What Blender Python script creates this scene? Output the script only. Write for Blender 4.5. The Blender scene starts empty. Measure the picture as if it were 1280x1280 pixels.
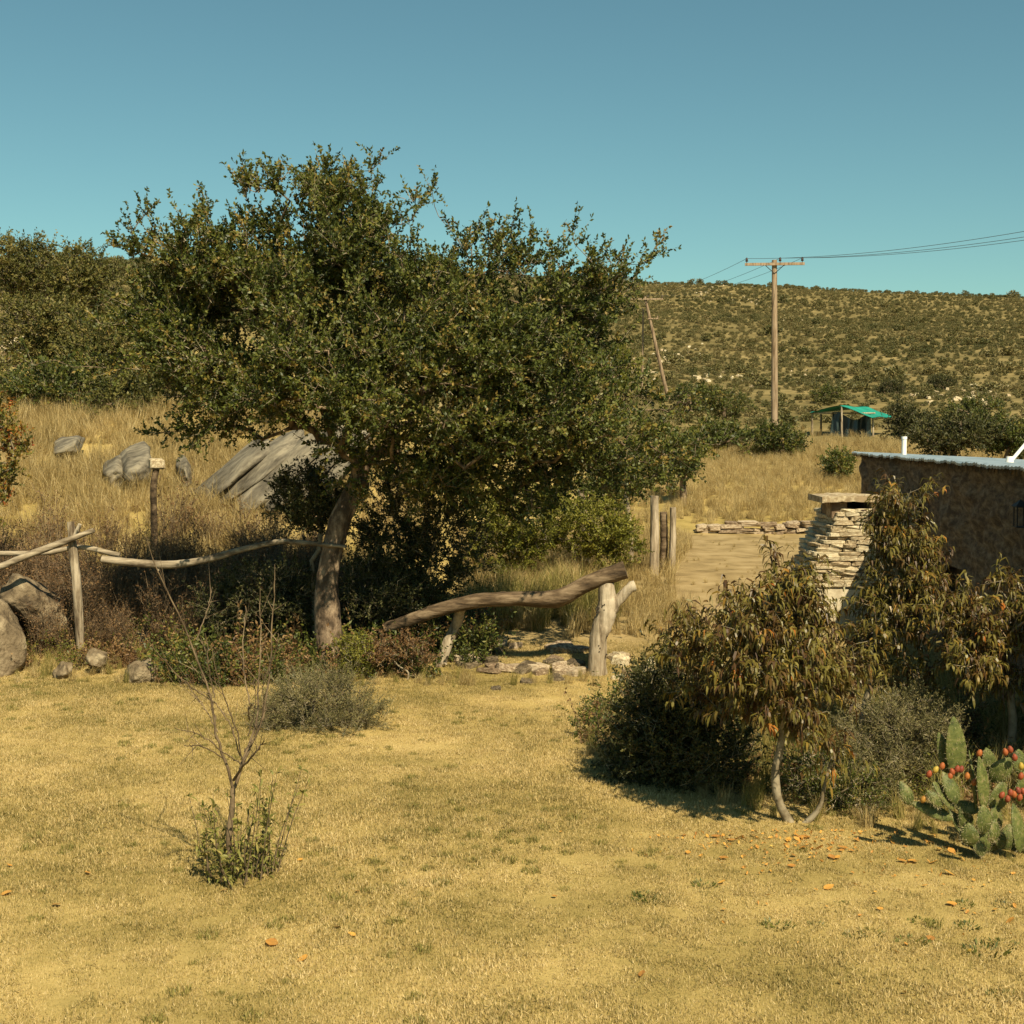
import bpy, bmesh, math, random
import numpy as np
from mathutils import Vector, noise, Matrix

R = math.radians
rng = np.random.default_rng(7)
random.seed(7)
scene = bpy.context.scene
C = scene.collection

# ------------------------------------------------------------------ camera
F = 1700.0                      # focal length in pixels of a 1280 px wide picture
CAMZ = 3.7
PITCH = math.atan(100.0 / F)
cam = bpy.data.cameras.new('camera')
cam.sensor_width = 36.0
cam.lens = 36.0 * F / 1280.0
cam.clip_end = 3000.0
camo = bpy.data.objects.new('camera', cam)
C.objects.link(camo)
camo.location = (0, 0, CAMZ)
camo.rotation_euler = (math.pi / 2 - PITCH, 0, 0)
scene.camera = camo

# ------------------------------------------------------------------ sky, sun, exposure
SUN_AZ = R(65)                  # from the right, a little behind the camera
SUN_EL = R(47)
sdir = Vector((math.cos(SUN_AZ) * math.cos(SUN_EL), -math.sin(SUN_AZ) * math.cos(SUN_EL), math.sin(SUN_EL)))
world = bpy.data.worlds.new('World')
scene.world = world
world.use_nodes = True
wn = world.node_tree.nodes
wl = world.node_tree.links
wn.clear()
sky = wn.new('ShaderNodeTexSky')
sky.sky_type = 'NISHITA'
sky.sun_disc = False
sky.sun_elevation = SUN_EL
sky.sun_rotation = math.atan2(sdir.x, sdir.y)
sky.altitude = 600
sky.air_density = 1.0
sky.dust_density = 0.6
sky.ozone_density = 1.0
tint = wn.new('ShaderNodeMix')
tint.data_type = 'RGBA'
tint.blend_type = 'MULTIPLY'
tint.inputs['Factor'].default_value = 1.0
tint.inputs[7].default_value = (0.62, 0.88, 0.70, 1)
bg = wn.new('ShaderNodeBackground')
bg.inputs['Strength'].default_value = 0.072
wo = wn.new('ShaderNodeOutputWorld')
wl.new(sky.outputs[0], tint.inputs[6])
wl.new(tint.outputs[2], bg.inputs['Color'])
wl.new(bg.outputs[0], wo.inputs['Surface'])
sun = bpy.data.lights.new('sun', 'SUN')
sun.energy = 4.9
sun.angle = R(0.5)
sun.color = (1.0, 0.87, 0.60)
suno = bpy.data.objects.new('sun', sun)
C.objects.link(suno)
suno.rotation_euler = sdir.to_track_quat('Z', 'Y').to_euler()
suno.location = (30, -30, 40)
scene.view_settings.view_transform = 'Standard'
scene.view_settings.look = 'None'
scene.view_settings.exposure = 0.68
scene.view_settings.gamma = 1.0
scene.render.engine = 'CYCLES'
scene.cycles.max_bounces = 5
scene.cycles.diffuse_bounces = 3
scene.cycles.transmission_bounces = 3
scene.cycles.use_denoising = True

# ------------------------------------------------------------------ terrain heights
LY = [-400, 0, 20.5, 22, 24, 27, 30, 34, 38, 45, 60, 80, 120, 200, 300, 380, 600, 900]
LZ = [0, 0, 0.0, .12, .5, 1.1, 1.9, 3.0, 3.9, 5.3, 7.6, 10.6, 16, 28.0, 40.5, 44, 20, 10]
RY = [-400, 0, 20.6, 21.6, 24, 30, 38, 39.5, 40.2, 50, 62, 78, 95, 130, 200, 280, 360, 400, 600, 900]
RZ = [0, 0, 0.0, .22, .34, .6, .72, .76, .98, 1.9, 2.85, 3.33, 4.6, 8.3, 16.6, 28.5, 43.2, 44, 20, 10]


def sstep(a, b, x):
    t = np.clip((x - a) / (b - a), 0, 1)
    return t * t * (3 - 2 * t)


_nz = np.random.default_rng(3)
_W = [(_nz.normal(size=2), _nz.uniform(0, 6.28)) for _ in range(24)]


def bumps(x, y, scale, k0, n=6):
    s = np.zeros_like(np.asarray(x, float))
    for i in range(n):
        (a, b), p = _W[(k0 + i) % 24]
        s = s + np.sin((a * x + b * y) / scale + p + np.sin((b * x - a * y) / scale * .7 + p * 2))
    return s / n


def height(x, y):
    x = np.asarray(x, float)
    y = np.asarray(y, float)
    u = x / np.maximum(y, 14.0)
    zl = zr = 0.0
    for k in (.96, .98, 1.0, 1.02, 1.04):
        zl = zl + np.interp(y * k, LY, LZ) / 5
        zr = zr + np.interp(y * (1 + (k - 1) * .35), RY, RZ) / 5
    zr = zr * (1 - 0.085 * np.clip((u - .1) / .27, -1, 2.5) * sstep(120, 300, y))
    w = sstep(-.13, -.02, u)
    z = zl * (1 - w) + zr * w
    z = z + bumps(x, y, 2.2, 0) * .045 * sstep(3, 9, y) + bumps(x, y, 9, 5) * .35 * sstep(40, 90, y) \
        + bumps(x, y, 30, 9) * 1.2 * sstep(90, 200, y)
    return z


def hz(x, y):
    return float(height(x, y))


def P(px, py, Y):
    "point of the photograph at world depth Y"
    a = (px - 640) / F
    b = (640 - py) / F
    dy = math.cos(PITCH) + b * math.sin(PITCH)
    dz = -math.sin(PITCH) + b * math.cos(PITCH)
    t = Y / dy
    return np.array((a * t, Y, CAMZ + dz * t))


def XG(px, Y, dz=0.0):
    "point on the ground in the direction of column px at depth Y"
    x = (px - 640) / F * Y
    return np.array((x, Y, hz(x, Y) + dz))


_GY = np.concatenate([np.arange(6, 50, .03), np.arange(50, 500, .3)])


def G(px, py):
    "where the ground is seen at that pixel"
    a, b = (px - 640) / F, (640 - py) / F
    t = _GY / (math.cos(PITCH) + b * math.sin(PITCH))
    x = a * t
    z = CAMZ + (-math.sin(PITCH) + b * math.cos(PITCH)) * t
    h = height(x, _GY)
    k = np.where(h >= z)[0]
    i = int(k[0]) if len(k) else len(_GY) - 1
    return np.array((x[i], _GY[i], h[i]))


# ------------------------------------------------------------------ object helpers
def tag(o, label=None, cat=None, group=None, kind=None):
    if label: o['label'] = label
    if cat: o['category'] = cat
    if group: o['group'] = group
    if kind or cat: o['kind'] = kind or 'thing'
    return o


def empty(name, loc, label, cat, group=None):
    o = bpy.data.objects.new(name, None)
    C.objects.link(o)
    o.location = loc
    o.empty_display_size = .2
    return tag(o, label, cat, group)


class MB:
    def __init__(s):
        s.v, s.t, s.f, s.n = [], [], [], 0

    def add(s, V, faces, tint=0.5, mat=0, smooth=False):
        V = np.asarray(V, float).reshape(-1, 3)
        t = np.full(len(V), tint, float) if np.isscalar(tint) else np.asarray(tint, float)
        s.v.append(V)
        s.t.append(t)
        s.f.append((np.asarray(faces, int) + s.n, mat, smooth))
        s.n += len(V)

    def mesh(s, name, mats, origin=(0, 0, 0)):
        me = bpy.data.meshes.new(name)
        V = np.concatenate(s.v) - np.asarray(origin, float)
        T = np.concatenate(s.t)
        loops, tot, mi, sm = [], [], [], []
        for f, m, k in s.f:
            loops.append(f.ravel())
            tot.append(np.full(len(f), f.shape[1]))
            mi.append(np.full(len(f), m))
            sm.append(np.full(len(f), k))
        loops = np.concatenate(loops)
        tot = np.concatenate(tot)
        me.vertices.add(len(V))
        me.vertices.foreach_set('co', V.astype(np.float32).ravel())
        me.loops.add(len(loops))
        me.loops.foreach_set('vertex_index', loops.astype(np.int32))
        me.polygons.add(len(tot))
        me.polygons.foreach_set('loop_start', (np.cumsum(tot) - tot).astype(np.int32))
        me.polygons.foreach_set('material_index', np.concatenate(mi).astype(np.int32))
        me.polygons.foreach_set('use_smooth', np.concatenate(sm).astype(bool))
        for m in mats: me.materials.append(m)
        a = me.attributes.new('tint', 'FLOAT', 'POINT')
        a.data.foreach_set('value', T.astype(np.float32))
        me.update(calc_edges=True)
        me.validate()
        return me

    def build(s, name, mats, parent=None, origin=None):
        if origin is None:
            origin = parent.location if parent is not None else np.concatenate(s.v).mean(0)
        o = bpy.data.objects.new(name, s.mesh(name, mats, origin))
        C.objects.link(o)
        if parent is not None:
            o.parent = parent
        else:
            o.location = origin
        return o


def norm(a):
    a = np.asarray(a, float)
    return a / np.maximum(np.linalg.norm(a, axis=-1, keepdims=True), 1e-9)


def tube(mb, pts, radii, sides=8, mat=0, tint=.5, rough=0.0, cap=True, r=rng, flute=0.0):
    pts = np.asarray(pts, float)
    n = len(pts)
    radii = np.broadcast_to(np.asarray(radii, float), (n,))
    T = norm(np.gradient(pts, axis=0))
    up = np.array((0, 0, 1.0)) if abs(T[0][2]) < .9 else np.array((1.0, 0, 0))
    a = norm(np.cross(T[0], up))
    rings = []
    ang = np.linspace(0, 2 * np.pi, sides, endpoint=False)
    fl = 1 + flute * r.normal(size=sides)
    for i in range(n):
        if flute: fl = fl * .8 + .2 * (1 + flute * r.normal(size=sides) * 1.6)
        a = norm(a - T[i] * np.dot(a, T[i]))
        b = np.cross(T[i], a)
        rr = radii[i] * fl * (1 + rough * r.normal(size=sides))
        rings.append(pts[i] + np.cos(ang)[:, None] * a * rr[:, None] + np.sin(ang)[:, None] * b * rr[:, None])
    V = np.concatenate(rings)
    i = np.arange(n - 1)[:, None] * sides
    j = np.arange(sides)[None, :]
    k = (j + 1) % sides
    Fq = np.stack([i + j, i + k, i + sides + k, i + sides + j], -1).reshape(-1, 4)
    mb.add(V, Fq, tint, mat, True)
    if cap:
        for ring, flip in ((rings[0], True), (rings[-1], False)):
            idx = np.arange(sides)
            mb.add(ring, [idx[::-1] if flip else idx], tint, mat, False)


def spline(pts, n):
    "smooth curve through control points, n samples"
    pts = np.asarray(pts, float)
    m = len(pts)
    Q = np.vstack([2 * pts[0] - pts[1], pts, 2 * pts[-1] - pts[-2]])
    out = []
    for t in np.linspace(0, m - 1 - 1e-6, n):
        i = int(t)
        f = t - i
        p0, p1, p2, p3 = Q[i:i + 4]
        out.append(.5 * (2 * p1 + (p2 - p0) * f + (2 * p0 - 5 * p1 + 4 * p2 - p3) * f * f + (3 * p1 - p0 - 3 * p2 + p3) * f ** 3))
    return np.array(out)


def box(mb, c, d, mat=0, tint=.5, rot=None):
    V = np.array([(x, y, z) for x in (-.5, .5) for y in (-.5, .5) for z in (-.5, .5)]) * np.asarray(d, float)
    if rot is not None: V = V @ np.array(rot).T
    mb.add(V + np.asarray(c, float), [(0, 1, 3, 2), (4, 6, 7, 5), (0, 4, 5, 1), (2, 3, 7, 6), (0, 2, 6, 4), (1, 5, 7, 3)], tint, mat)


# ------------------------------------------------------------------ materials
def new_mat(name):
    m = bpy.data.materials.new(name)
    m.use_nodes = True
    nt = m.node_tree
    nt.nodes.clear()
    return m, nt, nt.nodes, nt.links


def ramp(nodes, stops):
    r = nodes.new('ShaderNodeValToRGB')
    el = r.color_ramp.elements
    while len(el) < len(stops): el.new(.5)
    for e, (p, c) in zip(el, stops):
        e.position = p
        e.color = (*c, 1)
    return r


def mat_leaf(name, stops, transl=.3, rough=.55, spec=.3, nscale=1.2, namt=.35, objr=.25, ndet=3, nrough=.5):
    "colour = ramp(per-leaf tint + patch noise + per-object random)"
    m, nt, N, L = new_mat(name)
    at = N.new('ShaderNodeAttribute'); at.attribute_name = 'tint'
    geo = N.new('ShaderNodeNewGeometry')
    nz = N.new('ShaderNodeTexNoise'); nz.inputs['Scale'].default_value = nscale; nz.inputs['Detail'].default_value = ndet; nz.inputs['Roughness'].default_value = nrough
    L.new(geo.outputs['Position'], nz.inputs['Vector'])
    oi = N.new('ShaderNodeObjectInfo')
    m1 = N.new('ShaderNodeMath'); m1.operation = 'MULTIPLY_ADD'
    L.new(nz.outputs[0], m1.inputs[0]); m1.inputs[1].default_value = namt * 2; m1.inputs[2].default_value = -namt
    m2 = N.new('ShaderNodeMath'); m2.operation = 'MULTIPLY_ADD'
    L.new(oi.outputs['Random'], m2.inputs[0]); m2.inputs[1].default_value = objr; m2.inputs[2].default_value = -objr / 2
    a1 = N.new('ShaderNodeMath'); L.new(at.outputs['Fac'], a1.inputs[0]); L.new(m1.outputs[0], a1.inputs[1])
    a2 = N.new('ShaderNodeMath'); a2.use_clamp = True; L.new(a1.outputs[0], a2.inputs[0]); L.new(m2.outputs[0], a2.inputs[1])
    rp = ramp(N, stops); L.new(a2.outputs[0], rp.inputs[0])
    pb = N.new('ShaderNodeBsdfPrincipled')
    pb.inputs['Roughness'].default_value = rough
    pb.inputs['Specular IOR Level'].default_value = spec
    L.new(rp.outputs[0], pb.inputs['Base Color'])
    out = N.new('ShaderNodeOutputMaterial')
    if transl > 0:
        tr = N.new('ShaderNodeBsdfTranslucent'); L.new(rp.outputs[0], tr.inputs['Color'])
        mx = N.new('ShaderNodeMixShader'); mx.inputs[0].default_value = transl
        L.new(pb.outputs[0], mx.inputs[1]); L.new(tr.outputs[0], mx.inputs[2]); L.new(mx.outputs[0], out.inputs[0])
    else:
        L.new(pb.outputs[0], out.inputs[0])
    return m


def mat_noise(name, stops, scale=6, stretch=(1, 1, 1), detail=8, rough=.85, bump=.4, bscale=None, metallic=0, spec=.3, bdist=.02, dist=0.0, objr=.15):
    m, nt, N, L = new_mat(name)
    tc = N.new('ShaderNodeTexCoord')
    mp = N.new('ShaderNodeMapping'); mp.inputs['Scale'].default_value = stretch
    L.new(tc.outputs['Object'], mp.inputs['Vector'])
    nz = N.new('ShaderNodeTexNoise'); nz.inputs['Scale'].default_value = scale; nz.inputs['Detail'].default_value = detail
    nz.inputs['Roughness'].default_value = .65; nz.inputs['Distortion'].default_value = dist
    L.new(mp.outputs[0], nz.inputs['Vector'])
    oi = N.new('ShaderNodeObjectInfo')
    m2 = N.new('ShaderNodeMath'); m2.operation = 'MULTIPLY_ADD'
    L.new(oi.outputs['Random'], m2.inputs[0]); m2.inputs[1].default_value = objr; m2.inputs[2].default_value = -objr / 2
    ct = N.new('ShaderNodeMath'); ct.operation = 'MULTIPLY_ADD'; ct.inputs[1].default_value = 2.0; ct.inputs[2].default_value = -.5
    L.new(nz.outputs[0], ct.inputs[0])
    a2 = N.new('ShaderNodeMath'); a2.use_clamp = True; L.new(ct.outputs[0], a2.inputs[0]); L.new(m2.outputs[0], a2.inputs[1])
    rp = ramp(N, stops); L.new(a2.outputs[0], rp.inputs[0])
    pb = N.new('ShaderNodeBsdfPrincipled'); pb.inputs['Roughness'].default_value = rough
    pb.inputs['Metallic'].default_value = metallic; pb.inputs['Specular IOR Level'].default_value = spec
    L.new(rp.outputs[0], pb.inputs['Base Color'])
    if bump:
        n2 = N.new('ShaderNodeTexNoise'); n2.inputs['Scale'].default_value = bscale or scale * 3; n2.inputs['Detail'].default_value = 6
        L.new(mp.outputs[0], n2.inputs['Vector'])
        b = N.new('ShaderNodeBump'); b.inputs['Strength'].default_value = bump; b.inputs['Distance'].default_value = bdist
        L.new(n2.outputs[0], b.inputs['Height']); L.new(b.outputs[0], pb.inputs['Normal'])
    out = N.new('ShaderNodeOutputMaterial'); L.new(pb.outputs[0], out.inputs[0])
    return m


M = {}
M['bark'] = mat_noise('bark', [(.3, (.06, .04, .024)), (.5, (.16, .11, .07)), (.75, (.30, .22, .145))], 7, (1, 1, .5), bump=.8, bdist=.04)
M['twig'] = mat_noise('twig', [(.3, (.13, .10, .06)), (.7, (.30, .25, .17))], 5, bump=0)
M['brown_twig'] = mat_noise('brown_twig', [(.3, (.075, .05, .028)), (.7, (.19, .135, .08))], 5, bump=0)
M['weathered'] = mat_noise('weathered_wood', [(.22, (.08, .055, .033)), (.42, (.25, .195, .13)), (.75, (.44, .365, .265))], 9, (1, 1, .16), bump=.9, bscale=16, bdist=.03)
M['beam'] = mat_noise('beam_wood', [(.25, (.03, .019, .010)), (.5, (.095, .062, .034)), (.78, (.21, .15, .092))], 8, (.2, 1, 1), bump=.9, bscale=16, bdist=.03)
M['log'] = mat_noise('grey_log', [(.25, (.09, .065, .04)), (.5, (.24, .19, .13)), (.75, (.40, .33, .235))], 8, (.2, 1, 1), bump=.8, bscale=16, bdist=.02)
M['rock'] = mat_noise('grey_rock', [(.2, (.06, .042, .024)), (.45, (.145, .106, .062)), (.62, (.205, .155, .095)), (.8, (.31, .245, .155))], 3.2, bump=1.0, bscale=7, bdist=.09)
M['slab'] = mat_noise('slab_rock', [(.2, (.06, .05, .036)), (.5, (.14, .12, .088)), (.78, (.25, .215, .155))], 4.5, (.35, 1, 1), bump=1.0, bscale=8, bdist=.05)
M['stone'] = mat_noise('tan_stone', [(.3, (.30, .22, .13)), (.5, (.48, .39, .25)), (.7, (.60, .52, .36))], 6, bump=.6, bdist=.02, objr=.4)
M['brownstone'] = mat_noise('brown_stone', [(.3, (.15, .10, .06)), (.5, (.30, .22, .14)), (.7, (.44, .35, .24))], 6, bump=.6, bdist=.02, objr=.4)
M['plaster'] = mat_noise('mud_plaster', [(.25, (.06, .04, .024)), (.5, (.13, .092, .056)), (.75, (.22, .165, .105))], 4.5, (1, 1, 2.6), bump=.7, bscale=12, bdist=.04)
M['limewash'] = mat_noise('lime_plaster', [(.3, (.36, .29, .19)), (.6, (.56, .48, .34))], 3, bump=.5, bscale=14)
M['roof'] = mat_noise('painted_sheet', [(.3, (.17, .22, .25)), (.6, (.28, .34, .38))], 3, rough=.38, bump=.15, spec=.6)
M['white'] = mat_noise('white_paint', [(.3, (.74, .72, .68)), (.7, (.82, .80, .77))], 5, rough=.5, bump=0)
M['dark'] = mat_noise('dark_metal', [(.3, (.02, .02, .02)), (.7, (.04, .04, .04))], 5, rough=.6, bump=0)
M['door'] = mat_noise('dark_door_and_recess', [(.3, (.03, .022, .015)), (.7, (.06, .045, .03))], 5, (6, 6, 1), rough=.7, bump=.3)
M['pole'] = mat_noise('pole_wood', [(.3, (.13, .085, .05)), (.5, (.25, .175, .11)), (.7, (.34, .25, .17))], 4, (3, 3, .25), bump=.4)
M['green_sheet'] = mat_noise('green_sheet', [(.3, (.012, .20, .14)), (.7, (.02, .28, .20))], 2, rough=.5, bump=.1)
M['tarp'] = mat_noise('dark_tarp', [(.3, (.012, .022, .024)), (.7, (.03, .045, .045))], 2, rough=.35, bump=.4, bscale=4, spec=.6)
M['wire'] = mat_noise('wire', [(.3, (.05, .05, .05)), (.7, (.09, .09, .09))], 3, bump=0, rough=.6)
M['porcelain'] = mat_noise('insulator', [(.3, (.03, .015, .01)), (.7, (.06, .03, .02))], 3, bump=0, rough=.3)

OLIVE = [(0, (.026, .035, .007)), (.35, (.058, .074, .013)), (.65, (.108, .122, .022)), (.88, (.175, .165, .033)), (1, (.24, .165, .04))]
M['leaf_olive'] = mat_leaf('leaf_olive', OLIVE, .25, rough=.5, spec=.35, nscale=.8, namt=.25)
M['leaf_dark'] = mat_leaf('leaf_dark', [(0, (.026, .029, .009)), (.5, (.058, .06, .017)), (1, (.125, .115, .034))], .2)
M['leaf_green'] = mat_leaf('leaf_green', [(0, (.085, .095, .014)), (.5, (.18, .18, .025)), (1, (.30, .27, .045))], .35)
M['leaf_khaki'] = mat_leaf('leaf_khaki', [(0, (.055, .06, .015)), (.4, (.11, .108, .026)), (.7, (.165, .148, .038)), (1, (.24, .185, .06))], .25, nscale=.6, namt=.3)
M['leaf_grey'] = mat_leaf('leaf_grey', [(0, (.07, .068, .026)), (.5, (.145, .13, .05)), (1, (.25, .205, .09))], .2)
M['leaf_brown'] = mat_leaf('leaf_brown', [(0, (.07, .035, .015)), (.5, (.16, .085, .035)), (1, (.28, .17, .07))], .2)
M['leaf_peach'] = mat_leaf('leaf_peach', [(0, (.07, .034, .013)), (.22, (.115, .066, .018)), (.45, (.14, .118, .024)), (.7, (.21, .17, .036)), (.88, (.32, .17, .03)), (1, (.38, .12, .02))], .3, rough=.42, spec=.4, nscale=2.5, namt=.27, objr=.1)
M['leaf_autumn'] = mat_leaf('leaf_autumn', [(0, (.06, .08, .015)), (.45, (.20, .17, .03)), (.75, (.36, .16, .03)), (1, (.36, .06, .02))], .35)
M['leaf_shoot'] = mat_leaf('leaf_shoot', [(0, (.10, .105, .022)), (.5, (.22, .21, .05)), (1, (.38, .29, .10))], .3)
M['hill_shrub'] = mat_leaf('hill_shrub', [(0, (.055, .06, .018)), (.3, (.10, .094, .03)), (.6, (.15, .126, .044)), (1, (.24, .185, .08))], .1, nscale=.045, namt=.7, objr=.4, ndet=5, nrough=.6)
M['straw'] = mat_leaf('straw', [(0, (.20, .14, .05)), (.4, (.36, .26, .10)), (.75, (.50, .38, .17)), (1, (.60, .48, .25))], .3, nscale=.5, namt=.3, objr=.35)
M['reed'] = mat_leaf('reed', [(0, (.12, .12, .025)), (.5, (.24, .21, .055)), (1, (.42, .33, .12))], .3, nscale=1, namt=.3)
M['lawn'] = mat_leaf('lawn_blade', [(0, (.12, .105, .026)), (.22, (.25, .195, .058)), (.46, (.41, .305, .118)), (.72, (.53, .40, .175)), (1, (.65, .51, .26))], .25, nscale=.42, namt=.95, objr=.15, ndet=7, nrough=.72)
M['litter'] = mat_leaf('orange_leaf', [(0, (.40, .19, .05)), (.35, (.56, .28, .06)), (.65, (.64, .34, .07)), (1, (.66, .44, .10))], .2, nscale=9, namt=.35, objr=.5)
M['cactus'] = mat_noise('cactus_skin', [(.2, (.045, .058, .016)), (.5, (.088, .102, .026)), (.7, (.13, .135, .04)), (.85, (.20, .16, .075))], 14, bump=.25, rough=.55)
M['spine'] = mat_noise('cactus_spine', [(.3, (.28, .24, .13)), (.7, (.40, .34, .2))], 5, bump=0)
M['fruit'] = mat_leaf('cactus_fruit', [(0, (.40, .28, .05)), (.3, (.36, .12, .03)), (.7, (.27, .06, .025)), (1, (.18, .04, .025))], 0, rough=.45, namt=.1)


def mat_ground():
    m, nt, N, L = new_mat('ground')
    geo = N.new('ShaderNodeNewGeometry')

    def nz(scale, detail=6, rough=.6, dist=0.0):
        n = N.new('ShaderNodeTexNoise'); n.inputs['Scale'].default_value = scale; n.inputs['Detail'].default_value = detail
        n.inputs['Roughness'].default_value = rough; n.inputs['Distortion'].default_value = dist
        L.new(geo.outputs['Position'], n.inputs['Vector'])
        return n

    def att(nm):
        a = N.new('ShaderNodeAttribute'); a.attribute_name = nm
        return a

    def mix(fac, a, b):
        x = N.new('ShaderNodeMix'); x.data_type = 'RGBA'
        L.new(fac, x.inputs[0]); L.new(a, x.inputs[6]); L.new(b, x.inputs[7])
        return x.outputs[2]
    lawn = ramp(N, [(.25, (.15, .12, .035)), (.42, (.28, .21, .07)), (.58, (.42, .31, .115)), (.8, (.52, .39, .17))])
    L.new(nz(.42, 12, .72).outputs[0], lawn.inputs[0])
    soil = ramp(N, [(.3, (.17, .12, .055)), (.5, (.29, .21, .10)), (.75, (.40, .30, .16))])
    L.new(nz(1.4, 8).outputs[0], soil.inputs[0])
    hill = ramp(N, [(.3, (.10, .082, .03)), (.5, (.16, .125, .05)), (.62, (.25, .19, .08)), (.75, (.34, .26, .13))])
    L.new(nz(.16, 10, .7).outputs[0], hill.inputs[0])
    c = mix(att('dirt').outputs['Fac'], lawn.outputs[0], soil.outputs[0])
    c = mix(att('hill').outputs['Fac'], c, hill.outputs[0])
    pb = N.new('ShaderNodeBsdfPrincipled'); pb.inputs['Roughness'].default_value = .95; pb.inputs['Specular IOR Level'].default_value = .1
    L.new(c, pb.inputs['Base Color'])
    b = N.new('ShaderNodeBump'); b.inputs['Strength'].default_value = .5; b.inputs['Distance'].default_value = .03
    L.new(nz(22, 8, .7).outputs[0], b.inputs['Height']); L.new(b.outputs[0], pb.inputs['Normal'])
    out = N.new('ShaderNodeOutputMaterial'); L.new(pb.outputs[0], out.inputs[0])
    return m


M['ground'] = mat_ground()


# ------------------------------------------------------------------ ground
def build_ground():
    def axis(lo, a, b, hi, st, g):
        mid = list(np.arange(a, b, st))
        up, s, v = [], st, b
        while v < hi:
            up.append(v); s *= g; v += s
        up.append(hi)
        dn, s, v = [], st, a
        while v > lo:
            s *= g; v -= s; dn.append(max(v, lo))
        return np.array(dn[::-1] + mid + up)
    xs = axis(-700, -18, 20, 700, .34, 1.06)
    ys = axis(-300, 4, 46, 900, .26, 1.035)
    X, Y = np.meshgrid(xs, ys)
    Z = height(X, Y)
    V = np.stack([X, Y, Z], -1).reshape(-1, 3)
    nx, ny = len(xs), len(ys)
    i = (np.arange(ny - 1)[:, None] * nx + np.arange(nx - 1)[None, :]).ravel()
    mb = MB()
    mb.add(V, np.stack([i, i + 1, i + nx + 1, i + nx], 1), 0, 0, True)
    o = mb.build('ground', [M['ground']], origin=(0, 0, 0))
    u = V[:, 0] / np.maximum(V[:, 1], 14)
    n1 = bumps(V[:, 0], V[:, 1], 2.5, 3)
    dirt = sstep(.07, .11, u + n1 * .02) * sstep(22.5, 25.5, V[:, 1] + n1) * (1 - sstep(38.5, 40, V[:, 1] + n1 * .3))
    dirt = np.maximum(dirt, .8 * sstep(20.6, 21.8, V[:, 1] + n1 * .5) * (1 - sstep(24, 26, V[:, 1])) * sstep(-.08, -.03, u))
    hill = sstep(48, 75, V[:, 1] + n1 * 3)
    for nm, d in (('dirt', dirt), ('hill', hill)):
        a = o.data.attributes.new(nm, 'FLOAT', 'POINT')
        a.data.foreach_set('value', d.astype(np.float32))
    tag(o, 'dry rolling ground sheet rising to the scrubby hill', 'ground', kind='structure')


build_ground()


# ------------------------------------------------------------------ foliage helpers
def leaves(mb, Cn, D, L, W, r, mat=1, tint=None, fold=.25, up=0.0):
    n = len(Cn)
    S = norm(np.cross(D, r.normal(size=(n, 3)) + np.array((0, 0, up))))
    Nn = np.cross(S, D)
    L = np.broadcast_to(L, n)[:, None]
    W = np.broadcast_to(W, n)[:, None]
    mid = Cn + D * L * .5 - Nn * W * fold
    V = np.stack([Cn, mid + S * W * .5 + Nn * W * fold, Cn + D * L, mid - S * W * .5 + Nn * W * fold], 1).reshape(-1, 3)
    t = np.repeat(r.uniform(0, 1, n) if tint is None else tint, 4)
    mb.add(V, np.arange(4 * n).reshape(-1, 4), t, mat)


def long_leaves(mb, Cn, D, L, W, r, mat=1, tint=None, droop=.6):
    n = len(Cn)
    L = np.broadcast_to(L, n)[:, None]
    W = np.broadcast_to(W, n)[:, None]
    S = norm(np.cross(D, np.array((0, 0, 1.0)) + r.normal(size=(n, 3)) * .5))
    g = np.array((0, 0, -1.0))
    p1 = Cn + D * L * .35 + g * L * droop * .08
    p2 = Cn + norm(D * .9 + g * droop * .55) * L * .70
    p3 = Cn + norm(D * .75 + g * droop * .9) * L
    V = np.stack([Cn, p1 + S * W * .5, p1 - S * W * .5, p2 + S * W * .42, p2 - S * W * .42, p3], 1).reshape(-1, 3)
    t = np.repeat(r.uniform(0, 1, n) if tint is None else tint, 6)
    b = np.arange(n)[:, None] * 6
    k0 = mb.n
    mb.add(V, np.concatenate([b + np.array([[0, 2, 1]])]), t, mat)
    mb.f.append((np.concatenate([b + np.array([[1, 2, 4, 3]])]) + k0, mat, False))
    mb.f.append((np.concatenate([b + np.array([[3, 4, 5]])]) + k0, mat, False))


def spikes(mb, A, B, r0, mat=0, tint=.5):
    n = len(A)
    D = norm(B - A)
    S = norm(np.cross(D, np.array((.3, .5, .8))))
    Tt = np.cross(D, S)
    r0 = np.broadcast_to(r0, n)[:, None]
    V = np.stack([A + S * r0, A - S * r0 * .5 + Tt * r0 * .87, A - S * r0 * .5 - Tt * r0 * .87, B], 1).reshape(-1, 3)
    b = np.arange(n)[:, None] * 4
    mb.add(V, np.concatenate([b + np.array([[0, 1, 3]]), b + np.array([[1, 2, 3]]), b + np.array([[2, 0, 3]])]), tint, mat)


def lobe_points(lobes, n, r, shell=.55):
    "points in a union of ellipsoids, favouring the outside"
    vol = np.array([a[1][0] * a[1][1] * a[1][2] for a in lobes]) ** .8
    k = r.choice(len(lobes), n, p=vol / vol.sum())
    c = np.array([a[0] for a in lobes])[k]
    rad = np.array([a[1] for a in lobes])[k]
    d = norm(r.normal(size=(n, 3)))
    q = np.where(r.uniform(size=n) < shell, r.uniform(.75, 1.0, n), r.uniform(.15, .9, n) ** .6)
    return c + d * rad * q[:, None], d


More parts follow.
